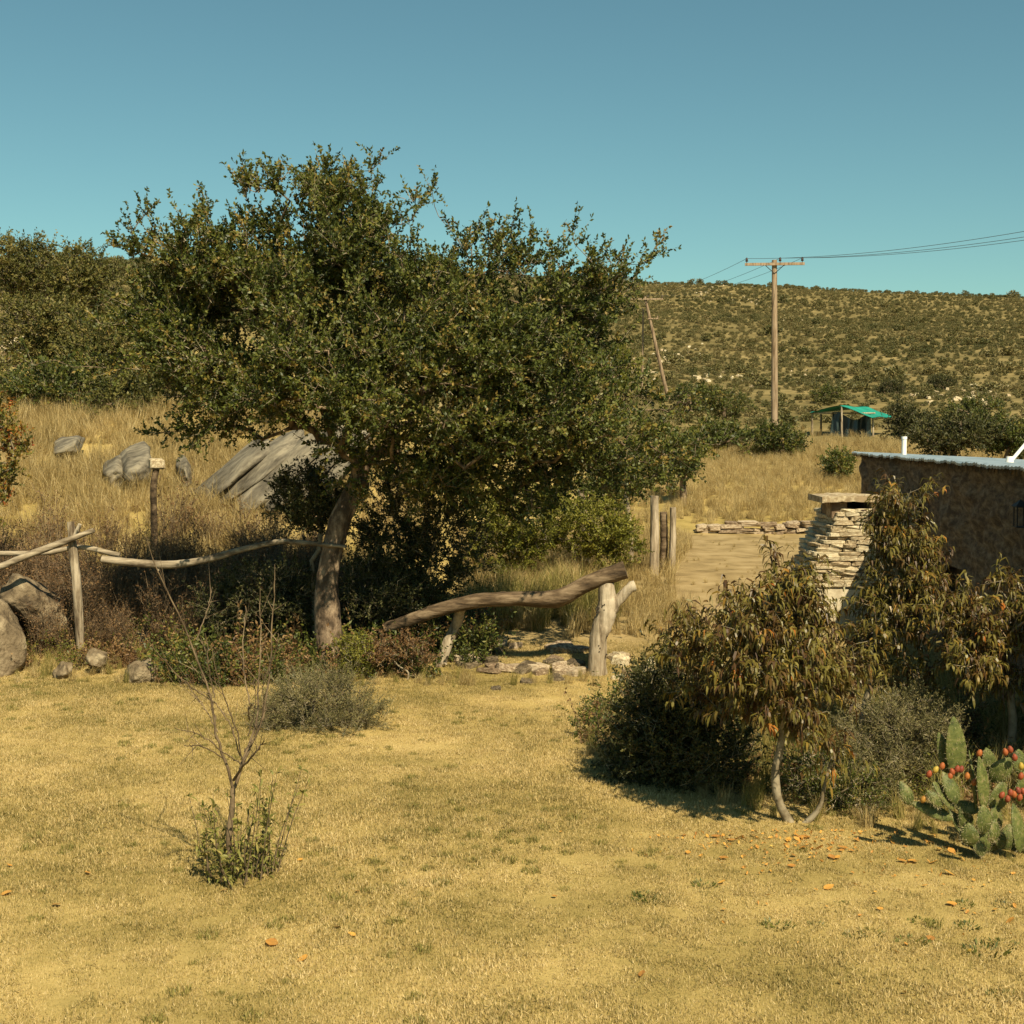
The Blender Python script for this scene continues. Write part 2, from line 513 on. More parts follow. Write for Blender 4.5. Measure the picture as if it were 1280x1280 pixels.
def skeleton(trunk, trunk_r, targets, r, seg=.3, wig=.05, tip=.006, power=2.3, bias=.35):
    nodes = [np.asarray(p, float) for p in trunk]
    par = [-1] + list(range(len(trunk) - 1))
    top = nodes[-1]
    order = np.argsort(np.linalg.norm(targets - top, axis=1))
    start = max(len(trunk) * 2 // 3, 1)
    arr = np.zeros((60000, 3))
    arr[:len(nodes)] = nodes
    n = len(nodes)
    ends = np.zeros(len(targets), int)
    dist0 = np.zeros(60000)
    dist0[:n] = 0
    for ti in order:
        t = targets[ti]
        dd = np.linalg.norm(arr[start:n] - t, axis=1) + bias * dist0[start:n] * .3
        low = arr[start:n, 2] > t[2] + .3
        dd = dd + low * .4
        b = int(np.argmin(dd)) + start
        p0 = arr[b]
        L = np.linalg.norm(t - p0)
        k = max(1, int(math.ceil(L / seg)))
        prev = b
        off = r.normal(size=3) * L * .08
        for i in range(1, k + 1):
            f = i / k
            q = p0 + (t - p0) * f + off * math.sin(math.pi * f) + (r.normal(size=3) * wig if i < k else 0)
            if n >= 59990: break
            arr[n] = q
            par.append(prev)
            dist0[n] = dist0[prev] + L / k
            prev = n
            n += 1
        ends[ti] = prev
    par = np.array(par)
    rad = np.zeros(n)
    ch = np.zeros(n)
    for i in range(n - 1, 0, -1):
        rr = max(ch[i], tip ** power)
        rad[i] = rr ** (1 / power)
        ch[par[i]] += rr
    rad[0] = max(ch[0], tip ** power) ** (1 / power)
    s = trunk_r[-1] / max(rad[len(trunk) - 1], 1e-6)
    g = np.where(rad > tip * 1.01, np.maximum(rad * s, tip), rad)
    g[:len(trunk)] = trunk_r
    return arr[:n], par, g, ends


def wood(mb, pts, par, rad, mat=0, first=1, sides=5):
    idx = np.arange(first, len(pts))
    A, B = pts[par[idx]], pts[idx]
    r1 = rad[idx]
    r0 = np.minimum(rad[par[idx]], r1 * 1.35)
    D = norm(B - A)
    S = norm(np.cross(D, np.array((.31, .52, .79))))
    T = np.cross(D, S)
    for lo, hi, n in ((0, .01, 3), (.01, .02, 4), (.02, 9, 7)):
        k = np.where((r1 > lo) & (r1 <= hi) & (np.linalg.norm(B - A, axis=1) > 1e-4))[0]
        if not len(k): continue
        ang = np.linspace(0, 2 * np.pi, n, endpoint=False)
        ring = S[k][:, None] * np.cos(ang)[None, :, None] + T[k][:, None] * np.sin(ang)[None, :, None]
        V = np.concatenate([A[k][:, None] + ring * r0[k][:, None, None], (B + D * r1[:, None] * .5)[k][:, None] + ring * r1[k][:, None, None]], 1)
        b = (np.arange(len(k)) * 2 * n)[:, None, None]
        j = np.arange(n)
        q = np.stack([j, (j + 1) % n, (j + 1) % n + n, j + n], 1)[None]
        mb.add(V.reshape(-1, 3), (b + q).reshape(-1, 4), .5, mat, True)


def make_tree(name, base, trunk, trunk_r, lobes, n, label, cat, leaf, bark='bark', seed=1, extra=None, twigs=6, tl=(.2, .5), per=18,
              size=(.045, .022), style='small', up=.35, rand=.6, group=None, tip=.005, droop=.7, shell=.55, seg=.32, out=.6, tintf=None, wig=.04,
              trunkname='trunk', crownname='crown', center=None, sides=10, second=None, second_r=.04, clump=0, spread=.22):
    r = np.random.default_rng(seed)
    root = empty(name, base, label, cat, group)
    tg, d = lobe_points(lobes, clump or n, r, shell)
    if clump:
        kk = r.integers(0, clump, n)
        tg = tg[kk] + r.normal(0, spread, (n, 3)) + np.array((0, 0, .08))
        d = d[kk]
    # keep above the ground
    gz = height(tg[:, 0], tg[:, 1]) + .05
    tg[:, 2] = np.maximum(tg[:, 2], gz)
    nsub = np.full(len(tg), twigs)
    if extra is not None:
        tg = np.vstack([tg, extra])
        cc = np.mean([l[0] for l in lobes], 0)
        d = np.vstack([d, norm(extra - cc)])
        nsub = np.concatenate([nsub, np.full(len(extra), max(2, twigs))])
    tr = spline(trunk, max(6, len(trunk) * 4))
    trr = np.interp(np.linspace(0, 1, len(tr)), np.linspace(0, 1, len(trunk_r)), trunk_r)
    pts, par, rad, ends = skeleton(tr, trr, tg, r, seg=seg, tip=tip, wig=wig)
    wb = MB()
    tube(wb, tr, trr, sides, 0, rough=.03, r=r, flute=.06)
    wood(wb, pts, par, rad, 0, first=len(tr))
    wb.build(trunkname, [M[bark]], root)
    # twiglets
    cb = MB()
    pd = norm(pts[ends] - pts[par[ends]])
    k = np.repeat(np.arange(len(tg)), nsub)
    m = len(k)
    back = r.uniform(0, .35, m)[:, None]
    A = pts[ends][k] - pd[k] * back
    D = norm(pd[k] * .5 + d[k] * out + np.array((0, 0, up)) + r.normal(size=(m, 3)) * rand)
    Ln = r.uniform(tl[0], tl[1], m)
    B = A + D * Ln[:, None]
    B[:, 2] = np.maximum(B[:, 2], height(B[:, 0], B[:, 1]) + .01)
    spikes(cb, A, B, tip * .9, 0)
    q = np.repeat(np.arange(m), per)
    s = r.uniform(.12, 1.03, len(q))[:, None]
    Cc = A[q] + (B - A)[q] * s
    tw = np.clip(r.normal(.44, .26 if style == 'small' else .17, m), 0, 1)[q] + r.normal(0, .15, len(q))
    if tintf is not None: tw = tw + tintf(Cc)
    tw = np.clip(tw, 0, 1)
    LD = norm(D[q] * .6 + r.normal(size=(len(q), 3)) * .75 + np.array((0, 0, .15))) if style == 'small' else norm(D[q] * .55 + r.normal(size=(len(q), 3)) * .5 + np.array((0, 0, -.12)))
    Ls = size[0] * r.uniform(.6, 1.3, len(q))
    Ws = size[1] * r.uniform(.7, 1.3, len(q))
    if style == 'small':
        leaves(cb, Cc, LD, Ls, Ws, r, 1, tw)
    else:
        long_leaves(cb, Cc, LD, Ls, Ws, r, 1, tw, droop)
    if second is not None:
        fb_ = MB()
        tube(fb_, spline(second, 14), np.linspace(second_r, .008, 14), 8, 0, rough=.05, r=r)
        fb_.build('limb', [M[bark]], root)
    cb.build(crownname, [M['twig' if bark != 'beam' else 'brown_twig'], M[leaf]], root)
    return root


def LB(px, py, Y, rx, ry, rd):
    s = F / Y
    return (P(px, py, Y), (rx / s, rd, ry / s))


# ------------------------------------------------------------------ scatter (geometry nodes, for what nobody could count)
def scatter(name, protos, pts, rotz, scl, idx, label, cat, tilt=0.08, r=rng):
    me = bpy.data.meshes.new(name)
    me.vertices.add(len(pts))
    me.vertices.foreach_set('co', np.asarray(pts, np.float32).ravel())
    rot = np.stack([r.normal(0, tilt, len(pts)), r.normal(0, tilt, len(pts)), rotz], 1)
    a = me.attributes.new('rot', 'FLOAT_VECTOR', 'POINT'); a.data.foreach_set('vector', rot.astype(np.float32).ravel())
    a = me.attributes.new('scl', 'FLOAT', 'POINT'); a.data.foreach_set('value', np.asarray(scl, np.float32))
    a = me.attributes.new('idx', 'INT', 'POINT'); a.data.foreach_set('value', np.asarray(idx, np.int32))
    o = bpy.data.objects.new(name, me)
    C.objects.link(o)
    ng = bpy.data.node_groups.new(name, 'GeometryNodeTree')
    ng.interface.new_socket('Geometry', in_out='INPUT', socket_type='NodeSocketGeometry')
    ng.interface.new_socket('Geometry', in_out='OUTPUT', socket_type='NodeSocketGeometry')
    N, L = ng.nodes, ng.links
    gi, go = N.new('NodeGroupInput'), N.new('NodeGroupOutput')
    jn = N.new('GeometryNodeJoinGeometry')
    for p in protos[::-1]:
        ob = N.new('GeometryNodeObjectInfo'); ob.inputs['Object'].default_value = p
        gg = N.new('GeometryNodeGeometryToInstance')
        L.new(ob.outputs['Geometry'], gg.inputs[0]); L.new(gg.outputs[0], jn.inputs[0])
    ip = N.new('GeometryNodeInstanceOnPoints')
    ip.inputs['Pick Instance'].default_value = True

    def na(nm, ty):
        x = N.new('GeometryNodeInputNamedAttribute'); x.data_type = ty; x.inputs['Name'].default_value = nm
        return x.outputs['Attribute']
    L.new(gi.outputs[0], ip.inputs['Points'])
    L.new(jn.outputs[0], ip.inputs['Instance'])
    L.new(na('idx', 'INT'), ip.inputs['Instance Index'])
    L.new(na('rot', 'FLOAT_VECTOR'), ip.inputs['Rotation'])
    L.new(na('scl', 'FLOAT'), ip.inputs['Scale'])
    L.new(ip.outputs[0], go.inputs[0])
    md = o.modifiers.new('scatter', 'NODES')
    md.node_group = ng
    return tag(o, label, cat, kind='stuff')


def proto(mb, name, mats):
    return bpy.data.objects.new(name, mb.mesh(name, mats))


def blades(mb, n, r, rad, h, w, lean=.5, mat=0, segs=2):
    a = r.uniform(0, 2 * np.pi, n)
    q = rad * np.sqrt(r.uniform(0, 1, n))
    B = np.stack([np.cos(a) * q, np.sin(a) * q, np.full(n, -.01)], 1)
    b = r.uniform(0, 2 * np.pi, n)
    D = np.stack([np.cos(b), np.sin(b), np.zeros(n)], 1)
    S = np.stack([-np.sin(b), np.cos(b), np.zeros(n)], 1)
    tw = r.uniform(-1, 1, n)[:, None]
    S = norm(S + D * tw)
    hh = (h * r.uniform(.5, 1.2, n))[:, None]
    ll = (lean * np.abs(r.normal(0, .8, n)))[:, None]
    w = (w * r.uniform(.6, 1.3, n))[:, None]
    t = np.clip(r.normal(.5, .32, n), 0, 1)
    up = np.array((0, 0, 1.0))
    if segs == 1:
        V = np.stack([B - S * w, B + S * w, B + up * hh * (1 - ll * .4) + D * hh * ll], 1).reshape(-1, 3)
        mb.add(V, np.arange(3 * n).reshape(-1, 3), np.repeat(t, 3), mat)
    else:
        m = B + up * hh * .55 + D * hh * ll * .25
        e = B + up * hh * (1 - ll * .25) + D * hh * ll
        V = np.stack([B - S * w, B + S * w, m + S * w * .8, m - S * w * .8, e], 1).reshape(-1, 3)
        i = np.arange(n)[:, None] * 5
        k0 = mb.n
        mb.add(V, i + np.array([[0, 1, 2, 3]]), np.repeat(t, 5), mat)
        mb.f.append((i + np.array([[3, 2, 4]]) + k0, mat, False))


def jgrid(x0, x1, y0, y1, st, r):
    X, Y = np.meshgrid(np.arange(x0, x1, st), np.arange(y0, y1, st))
    p = np.stack([X.ravel(), Y.ravel()], 1)
    return p + r.uniform(-.5, .5, p.shape) * st


def with_z(p, dz=0.0):
    return np.column_stack([p, height(p[:, 0], p[:, 1]) + dz])


# ------------------------------------------------------------------ stones
def stone_mesh(name, mat, seed, flat=.55):
    r = np.random.default_rng(seed)
    bm = bmesh.new()
    bmesh.ops.create_cube(bm, size=1.0)
    for v in bm.verts:
        v.co += Vector(r.normal(0, .06, 3))
    bmesh.ops.bevel(bm, geom=bm.edges[:], offset=.13, segments=1, affect='EDGES', profile=.6)
    for v in bm.verts:
        v.co += Vector(r.normal(0, .025, 3))
    bmesh.ops.triangulate(bm, faces=bm.faces[:])
    me = bpy.data.meshes.new(name)
    bm.to_mesh(me)
    bm.free()
    me.materials.append(mat)
    return me


STONES = [stone_mesh('stone', M['stone'], 40 + i) for i in range(7)]
BSTONES = [stone_mesh('stone', M['brownstone'], 60 + i) for i in range(7)]
GSTONES = [stone_mesh('stone', M['rock'], 80 + i) for i in range(7)]


def put_stone(meshes, loc, dim, rotz, parent=None, r=rng, tilt=.06, name='stone'):
    o = bpy.data.objects.new(name, meshes[int(r.integers(len(meshes)))])
    C.objects.link(o)
    o.location = loc if parent is None else np.asarray(loc) - np.asarray(parent.location)
    o.scale = dim
    o.rotation_euler = (r.normal(0, tilt), r.normal(0, tilt), rotz)
    if parent is not None: o.parent = parent
    return o


def rock(name, c, dims, seed, label, cat='boulder', rot=(0, 0, 0), mat='rock', p=3.0, amp=.26, freq=1.1, group=None, cuts=5, sub=4):
    bm = bmesh.new()
    bmesh.ops.create_icosphere(bm, subdivisions=sub, radius=1)
    r = np.random.default_rng(seed)
    planes = [(Vector(norm(r.normal(size=3))), r.uniform(.62, .85)) for _ in range(cuts * 2)]
    for v in bm.verts:
        d = v.co.normalized()
        k = (abs(d.x) ** p + abs(d.y) ** p + abs(d.z) ** p) ** (-1 / p)
        q = d * k
        for nrm, h in planes:
            e = q.dot(nrm) - h
            if e > 0: q -= nrm * e * .85
        o3 = Vector((seed * 3.1, seed * 1.7, 0))
        q += d * (noise.fractal(q * freq + o3, 1.0, 2.0, 5) * amp)
        v.co = q
    me = bpy.data.meshes.new(name)
    for v in bm.verts:
        v.co = Vector((v.co.x * dims[0], v.co.y * dims[1], v.co.z * dims[2]))
    for f in bm.faces: f.smooth = sub > 2
    bm.to_mesh(me)
    bm.free()
    me.materials.append(M[mat])
    o = bpy.data.objects.new(name, me)
    C.objects.link(o)
    o.location = c
    o.rotation_euler = rot
    return tag(o, label, cat, group)


def log(name, pts, radii, label, cat, mat='log', n=28, seed=1, knots=0, group=None, sides=12):
    r = np.random.default_rng(seed)
    c = spline(pts, n)
    ker = np.ones(9) / 9
    for a_ in range(3): c[:, a_] += np.convolve(r.normal(0, 1, n + 8), ker, 'valid') * np.mean(radii) * .2
    rr = np.interp(np.linspace(0, 1, n), np.linspace(0, 1, len(radii)), radii) * (1 + np.convolve(r.normal(0, .10, n + 8), ker, 'valid'))
    mb = MB()
    tube(mb, c, rr, sides, 0, rough=.012, r=r, flute=.07)
    for _ in range(knots):
        i = int(r.integers(2, n - 2))
        d = norm(r.normal(size=3))
        tube(mb, [c[i], c[i] + d * rr[i] * 1.2, c[i] + d * rr[i] * (1.5 + r.uniform(0, .8))], [rr[i] * .45, rr[i] * .3, rr[i] * .2], 6, 0, rough=.1, r=r)
    o = mb.build(name, [M[mat]])
    return tag(o, label, cat, group)


# ------------------------------------------------------------------ house
WK = 0.0833


def wall_x(Y): return 5.10 + WK * Y


WN = np.array((-1, WK, 0)) / math.hypot(1, WK)
ROOFZ = 3.26


def build_house():
    Y0, Y1 = 11.5, 30.0
    root = empty('house', (8.5, 20.0, 0.0), 'low brown mud-plastered stone house with a pale sheet roof', 'house')
    st = .09
    ys = np.arange(Y0, Y1 + .01, st)
    zs = np.arange(-.3, ROOFZ - .03, st)
    V = []
    for z in zs:
        for y in ys:
            d = noise.fractal(Vector((y * .9, z * 2.2, 4)), 1, 2, 4) * .09 + (noise.voronoi(Vector((y * 2.2, z * 5.5, 1)))[0][0]) * -.11
            e = max(0, (y - (Y1 - .25)) / .25) ** 2 * .06
            p = np.array((wall_x(y), y, z)) + WN * (d - e)
            V.append(p)
    ny, nz = len(ys), len(zs)
    i = (np.arange(nz - 1)[:, None] * ny + np.arange(ny - 1)[None, :])
    cy = (ys[:-1] + ys[1:]) / 2
    cz = (zs[:-1] + zs[1:]) / 2
    keep = ~((cy[None, :] > 20.35) & (cy[None, :] < 21.75) & (cz[:, None] < 1.5 + .1 * np.sin((cy[None, :] - 20.35) / 1.4 * math.pi)))
    i = i[keep]
    mb = MB()
    mb.add(V, np.stack([i, i + ny, i + ny + 1, i + 1], 1), .5, 0, True)
    for (a, b) in ((Y0, 20.3), (21.8, Y1 - .06)):          # wall thickness behind the rough face
        q = np.array([(wall_x(a) + .10, a, -.3), (wall_x(b) + .10, b, -.3), (wall_x(b) + .5, b, -.3), (wall_x(a) + .5, a, -.3)])
        t = q + np.array((0, 0, ROOFZ + .27))
        mb.add(np.vstack([q, t]), [(0, 1, 5, 4), (1, 2, 6, 5), (2, 3, 7, 6), (3, 0, 4, 7), (4, 5, 6, 7)], .5, 0)
    q = np.array([(wall_x(20.2) + .11, 20.2, 1.62), (wall_x(21.9) + .11, 21.9, 1.62), (wall_x(21.9) + .5, 21.9, 1.62), (wall_x(20.2) + .5, 20.2, 1.62)])
    mb.add(np.vstack([q, q + np.array((0, 0, ROOFZ - 1.66))]), [(0, 1, 5, 4), (1, 2, 6, 5), (2, 3, 7, 6), (3, 0, 4, 7), (3, 2, 1, 0)], .5, 0)
    box(mb, (10.6, Y1 - .22, 1.35), (5.2, .4, 3.3))        # gable wall at the far end
    box(mb, (13.0, 20.75, 1.3), (.4, 18.0, 3.2))
    mb.build('wall', [M['plaster']], root)
    db = MB()
    dx = wall_x(21) + .28
    for k in range(7):
        box(db, (dx, 20.22 + .12 + k * .24, .7), (.05, .232, 1.84))
    dr = db.build('door', [M['door']], root)
    hb = MB()
    tube(hb, [(dx - .03, 20.62, .85), (dx - .07, 20.62, .87), (dx - .07, 20.62, .99), (dx - .03, 20.62, 1.01)], [.012] * 4, 6)
    h = hb.build('handle', [M['dark']], None, origin=(0, 0, 0))
    h.parent = dr
    h.location = (-root.location.x, -root.location.y, -root.location.z)
    # roof sheet
    ys = np.arange(Y0 - .2, Y1 + .1, .045)
    fx = np.concatenate([[-.11, -.08], np.linspace(0, 6.0, 25)])
    V, r = [], np.random.default_rng(5)
    lip = np.convolve(r.normal(0, .02, len(ys)), np.ones(7) / 7, 'same')
    for f in fx:
        for k, y in enumerate(ys):
            z = ROOFZ - .047 * max(f, 0) + .009 * math.sin(y * 2 * math.pi / .15) + .018 * noise.noise(Vector((f * .6, y * .7, 0))) + (lip[k] if f < 0 else 0) - (.012 if f < -.1 else 0)
            V.append((wall_x(y) + f + (lip[k] * 1.5 if f < 0 else 0), y, z))
    V = np.array(V)
    n = len(ys)
    i = (np.arange(len(fx) - 1)[:, None] * n + np.arange(n - 1)[None, :]).ravel()
    rb = MB()
    rb.add(V, np.stack([i, i + n, i + n + 1, i + 1], 1)[:, ::-1], .5, 0, True)
    low = V.copy()
    low[:, 2] -= .035
    rb.add(low, np.stack([i, i + n, i + n + 1, i + 1], 1), .5, 0, True)
    j = np.arange(n - 1)
    rb.add(np.vstack([V[:n], low[:n]]), np.stack([j, j + 1, j + 1 + n, j + n], 1), .5, 0)
    rb.build('roof', [M['roof']], root)
    # brown spikes drawing the ragged shadow of the sheet's lip
    gb = MB()
    m = 900
    yy = r.uniform(Y0, Y1, m)
    A = np.stack([wall_x(yy) - r.uniform(.02, .09, m), yy, np.full(m, ROOFZ - .03)], 1)
    B = A + np.stack([r.normal(0, .02, m), r.normal(0, .03, m), -r.uniform(.03, .13, m)], 1)
    spikes(gb, A, B, .012)
    gb.build('eave_shadow_fringe', [M['brown_twig']], root)
    # vent pipe and stay on the roof
    def rz(x, y): return ROOFZ - .047 * (x - wall_x(y))
    vb = MB()
    X, Y = P(1130, 566, 27.6)[0], 27.6
    tube(vb, [(X, Y, rz(X, Y) - .03), (X, Y, rz(X, Y) + .36)], [.05, .05], 12)
    tube(vb, [(X, Y, rz(X, Y) + .32), (X, Y, rz(X, Y) + .375)], [.058, .058], 12)
    vb.build('vent_pipe', [M['white']], root)
    sb = MB()
    a = P(1262, 575, 21.5)
    a[2] = rz(a[0], a[1])
    b = a + np.array((.55, 0.1, .62))
    tube(sb, [a - (b - a) * .03, b], [.03, .03], 8)
    tube(sb, [a + np.array((0, 0, -.02)), a + np.array((0, 0, .10))], [.075, .05], 8)
    sb.build('roof_stay', [M['white']], root)
    # lantern on the wall
    ly, lz = 17.0, 2.64
    lx = wall_x(ly) - .02
    lr = empty('wall_lantern', (lx, ly, lz), 'small black wall lantern fixed to the shaded house wall', 'lantern')
    b1 = MB()
    for sx in (-1, 1):
        for sy in (-1, 1):
            box(b1, (lx - .13 + sx * .06, ly + sy * .06, lz), (.014, .014, .24))
    for dz in (-.125, .125): box(b1, (lx - .13, ly, lz + dz), (.15, .15, .014))
    V = [(lx - .13 - .09, ly - .09, lz + .133), (lx - .04, ly - .09, lz + .133), (lx - .04, ly + .09, lz + .133), (lx - .22, ly + .09, lz + .133), (lx - .13, ly, lz + .22)]
    b1.add(V, [(0, 1, 4), (1, 2, 4), (2, 3, 4), (3, 0, 4)], .5)
    b1.build('cage', [M['dark']], lr)
    b2 = MB()
    tube(b2, [(lx + .06, ly, lz + .02), (lx - .05, ly, lz + .10), (lx - .13, ly, lz + .135)], [.012] * 3, 6)
    box(b2, (lx + .03, ly, lz), (.06, .08, .16))
    b2.build('bracket', [M['dark']], lr)


build_house()


def build_oven():
    r = np.random.default_rng(11)
    Y = 23.7
    s = F / Y
    root = empty('stone_chimney', XG(1080, Y), 'stepped outdoor chimney of stacked pale flat stones with slab cap', 'chimney')
    # left edge of the front by height (photo rows)
    rows = [800, 720, 690, 676, 660, 648, 640]
    lefts = [1004, 1012, 1021, 1030, 1037, 1046, 1049]
    xr = wall_x(Y) + .02
    zcap = P(1060, 628, Y)[2]
    z = .15
    core = MB()
    D = 1.25
    while z < zcap - .16:
        h = r.uniform(.052, .088)
        py = 540 + (CAMZ - z) * s
        xl = P(np.interp(-py, [-q for q in rows], lefts), py, Y)[0] + r.normal(0, .025)
        plast = z < .95
        if not plast:
            x = xl
            while x < xr:
                w = r.uniform(.16, .48)
                w = min(w, xr - x + .04)
                if w < .1: break
                put_stone(STONES, (x + w / 2, Y + .09 + r.normal(0, .014), z + h / 2), (w * 1.0, .26, h * 1.02), r.normal(0, .03), root, r, .03)
                x += w
            y = Y + .26
            while y < Y + D:
                w = r.uniform(.2, .45)
                put_stone(STONES, (xl + .1 + r.normal(0, .015), y + w / 2, z + h / 2), (.26, w * 1.02, h * 1.02), r.normal(0, .03), root, r, .03)
                y += w
        z += h
    for k, (za, zb) in enumerate(((-.2, .95), (.95, 1.3), (1.3, 1.65), (1.65, 1.95), (1.95, zcap - .2))):
        py = 540 + (CAMZ - zb) * s
        xl = P(np.interp(-py, [-q for q in rows], lefts), py, Y)[0] + (.07 if k else -.02)
        y0 = Y + (.07 if k else -.05)
        box(core, ((xl + xr) / 2, (y0 + Y + D - .05) / 2, (za + zb) / 2), (xr - xl, Y + D - .05 - y0, zb - za - .002 * k))
    core.build('core', [M['limewash']], root)
    # flue jambs, in browner stone to paint the cap slab's shadow
    zt = zcap - .24
    jb = MB()
    for (a, b) in ((1041, 1060), (1090, 1104), (1128, 1146)):
        xa, xb = P(a, 640, Y)[0], P(b, 640, Y)[0]
        jb = MB()
        box(jb, ((xa + xb) / 2, Y + .45, zt + .11), (xb - xa, .75, .30))
        jb.build('flue_jamb', [M['brownstone']], root)
    bb = MB()
    box(bb, (P(1094, 640, Y)[0], Y + .9, zt + .11), (1.45, .12, .28))
    bb.build('flue_back', [M['door']], root)  # near-black panel painting the darkness inside the flue opening
    xa, xb = P(1027, 624, Y)[0], P(1152, 624, Y)[0]
    n = 26
    V = []
    for side in (0, 1):
        for i in range(n):
            f = i / (n - 1)
            x = xa + (xb - xa) * f
            yy = Y - .07 + r.normal(0, .012) if side == 0 else Y + 1.1 + r.normal(0, .02)
            for k in (0, 1):
                V.append((x, yy, zcap - .005 + k * .105 + .02 * math.sin(f * 5) + r.normal(0, .006)))
    V = np.array(V).reshape(2, n, 2, 3)
    cb = MB()
    idx = np.arange(2 * n * 2).reshape(2, n, 2)
    fs = []
    for i in range(n - 1):
        fs.append((idx[0, i, 0], idx[0, i + 1, 0], idx[0, i + 1, 1], idx[0, i, 1]))
        fs.append((idx[0, i, 1], idx[0, i + 1, 1], idx[1, i + 1, 1], idx[1, i, 1]))
        fs.append((idx[0, i, 0], idx[1, i, 0], idx[1, i + 1, 0], idx[0, i + 1, 0]))
        fs.append((idx[1, i, 0], idx[1, i, 1], idx[1, i + 1, 1], idx[1, i + 1, 0]))
    for i in (0, n - 1): fs.append((idx[0, i, 0], idx[0, i, 1], idx[1, i, 1], idx[1, i, 0]))
    cb.add(V.reshape(-1, 3), fs, .5)
    cb.build('cap_slab', [M['stone']], root)


build_oven()


# ------------------------------------------------------------------ main tree
TY = 21.0
rt = np.random.default_rng(21)
tb = XG(412, 20.9)
lobes = [LB(395, 318, 21.0, 85, 85, 1.1), LB(285, 400, 20.6, 115, 72, 1.4), LB(350, 455, 20.4, 130, 80, 1.7), LB(440, 400, 21.2, 90, 110, 1.6),
         LB(540, 400, 20.9, 115, 88, 1.8), LB(655, 405, 20.9, 115, 76, 1.6), LB(600, 500, 20.5, 150, 85, 2.0), LB(722, 440, 21.2, 58, 75, 1.2),
         LB(790, 525, 20.6, 72, 50, 1.1), LB(300, 505, 20.8, 90, 40, 1.2), LB(690, 560, 21.0, 110, 60, 1.6), LB(500, 570, 21.2, 110, 48, 1.4), LB(560, 590, 20.6, 70, 36, 1.0), LB(320, 480, 20.2, 120, 50, 1.2), LB(250, 470, 20.8, 80, 50, 1.2), LB(500, 490, 19.0, 120, 65, .9), LB(420, 470, 19.2, 90, 60, .9), LB(600, 480, 19.2, 110, 70, .9), LB(470, 560, 19.6, 80, 34, .7), LB(680, 500, 19.4, 80, 60, .8), LB(215, 385, 20.9, 52, 55, .9), LB(225, 495, 21.0, 50, 38, .9), LB(330, 530, 20.8, 80, 28, 1.0), LB(240, 350, 21, 60, 40, .9)]
sp = [(475, 203), (468, 222), (455, 240), (545, 226), (530, 255), (515, 275), (300, 223), (325, 235), (338, 215), (405, 214), (380, 225), (437, 215), (165, 292), (175, 315),
      (195, 300), (215, 310), (262, 256), (252, 285), (715, 290), (705, 310), (823, 302), (815, 325), (795, 345), (775, 360), (780, 330), (755, 318), (612, 290), (620, 310), (640, 278), (563, 288), (575, 305), (590, 320),
      (148, 405), (165, 420), (880, 490), (860, 505), (835, 515), (930, 548), (900, 556), (885, 545), (280, 296), (285, 315), (690, 325), (660, 330), (735, 345), (185, 545), (240, 560), (210, 540),
      (120, 400), (35, 458), (110, 458), (150, 457), (870, 560), (850, 575), (400, 550), (345, 520)]
lobes += [LB(400, 300, 21, 72, 42, .8), LB(450, 290, 21, 30, 40, .5), LB(345, 290, 21, 36, 32, .6), LB(505, 300, 21, 40, 34, .6), LB(645, 588, 21.6, 85, 30, 1.0), LB(760, 575, 21.2, 60, 28, .8)]
extra = np.array([P(a, b, TY + rt.normal(0, .5)) for a, b in sp])
sp2, d2 = lobe_points(lobes, 260, rt, 1.0)
k2 = (d2[:, 2] > .15) & ((sp2[:, 0] / sp2[:, 1]) < .075)
extra = np.vstack([extra, sp2[k2] + (d2[k2] + np.array((0, 0, .5))) * rt.uniform(.15, .5, k2.sum())[:, None]])
zmax = np.array([P(640, 222, q[1])[2] for q in extra])
extra[len(sp):, 2] = np.minimum(extra[len(sp):, 2], zmax[len(sp):])
trunk = [tb - np.array((0, 0, .15)), P(408, 745, 20.9), P(413, 700, 20.9), P(424, 655, 20.9), P(442, 615, 21.0), P(455, 575, 21.0)]
make_tree('thorn_tree', tb, trunk, [.24, .185, .16, .17, .16, .13], lobes, 1900, 'large dense olive-leaved thorn tree spreading over the wooden rails', 'tree', 'leaf_olive',
          seed=5, extra=extra, clump=330, shell=.68, spread=.24, twigs=7, tl=(.18, .5), per=24, size=(.062, .034), up=.45, rand=.65, tip=.006)

# ------------------------------------------------------------------ gate of crooked wood
g = XG(748, 20.5)
log('gate_post', [g - np.array((0, 0, .25)), P(748, 800, 20.5), P(757, 765, 20.5), P(759, 729, 20.5)], [.155, .13, .15, .155, .11], 'thick pale forked gate post full of holes, propping the beam', 'post', 'weathered', 34, 3, knots=0, sides=16)
gp = bpy.data.objects['gate_post']
fb = MB()
tube(fb, spline([P(762, 765, 20.5), P(773, 750, 20.48), P(788, 735, 20.45), P(794, 732, 20.45)], 9), [.10, .095, .085, .085, .08, .08, .085, .085, .075], 12, rough=.06)
fk = fb.build('fork', [M['weathered']], None)
fk.location = fk.location - gp.location
fk.parent = gp
hb = MB()
for _ in range(14):
    t = rng.uniform(0, 1)
    q = P(750 + rng.uniform(-7, 9), 750 + t * 75, 20.5)
    q[1] = 20.5 - .145
    tube(hb, [q + np.array((0, .05, 0)), q + np.array((0, -.006, 0))], [.013, .011], 7)
hh = hb.build('borer_hole', [M['door']], None)
hh.location = hh.location - gp.location
hh.parent = gp
hh['kind'] = 'stuff'
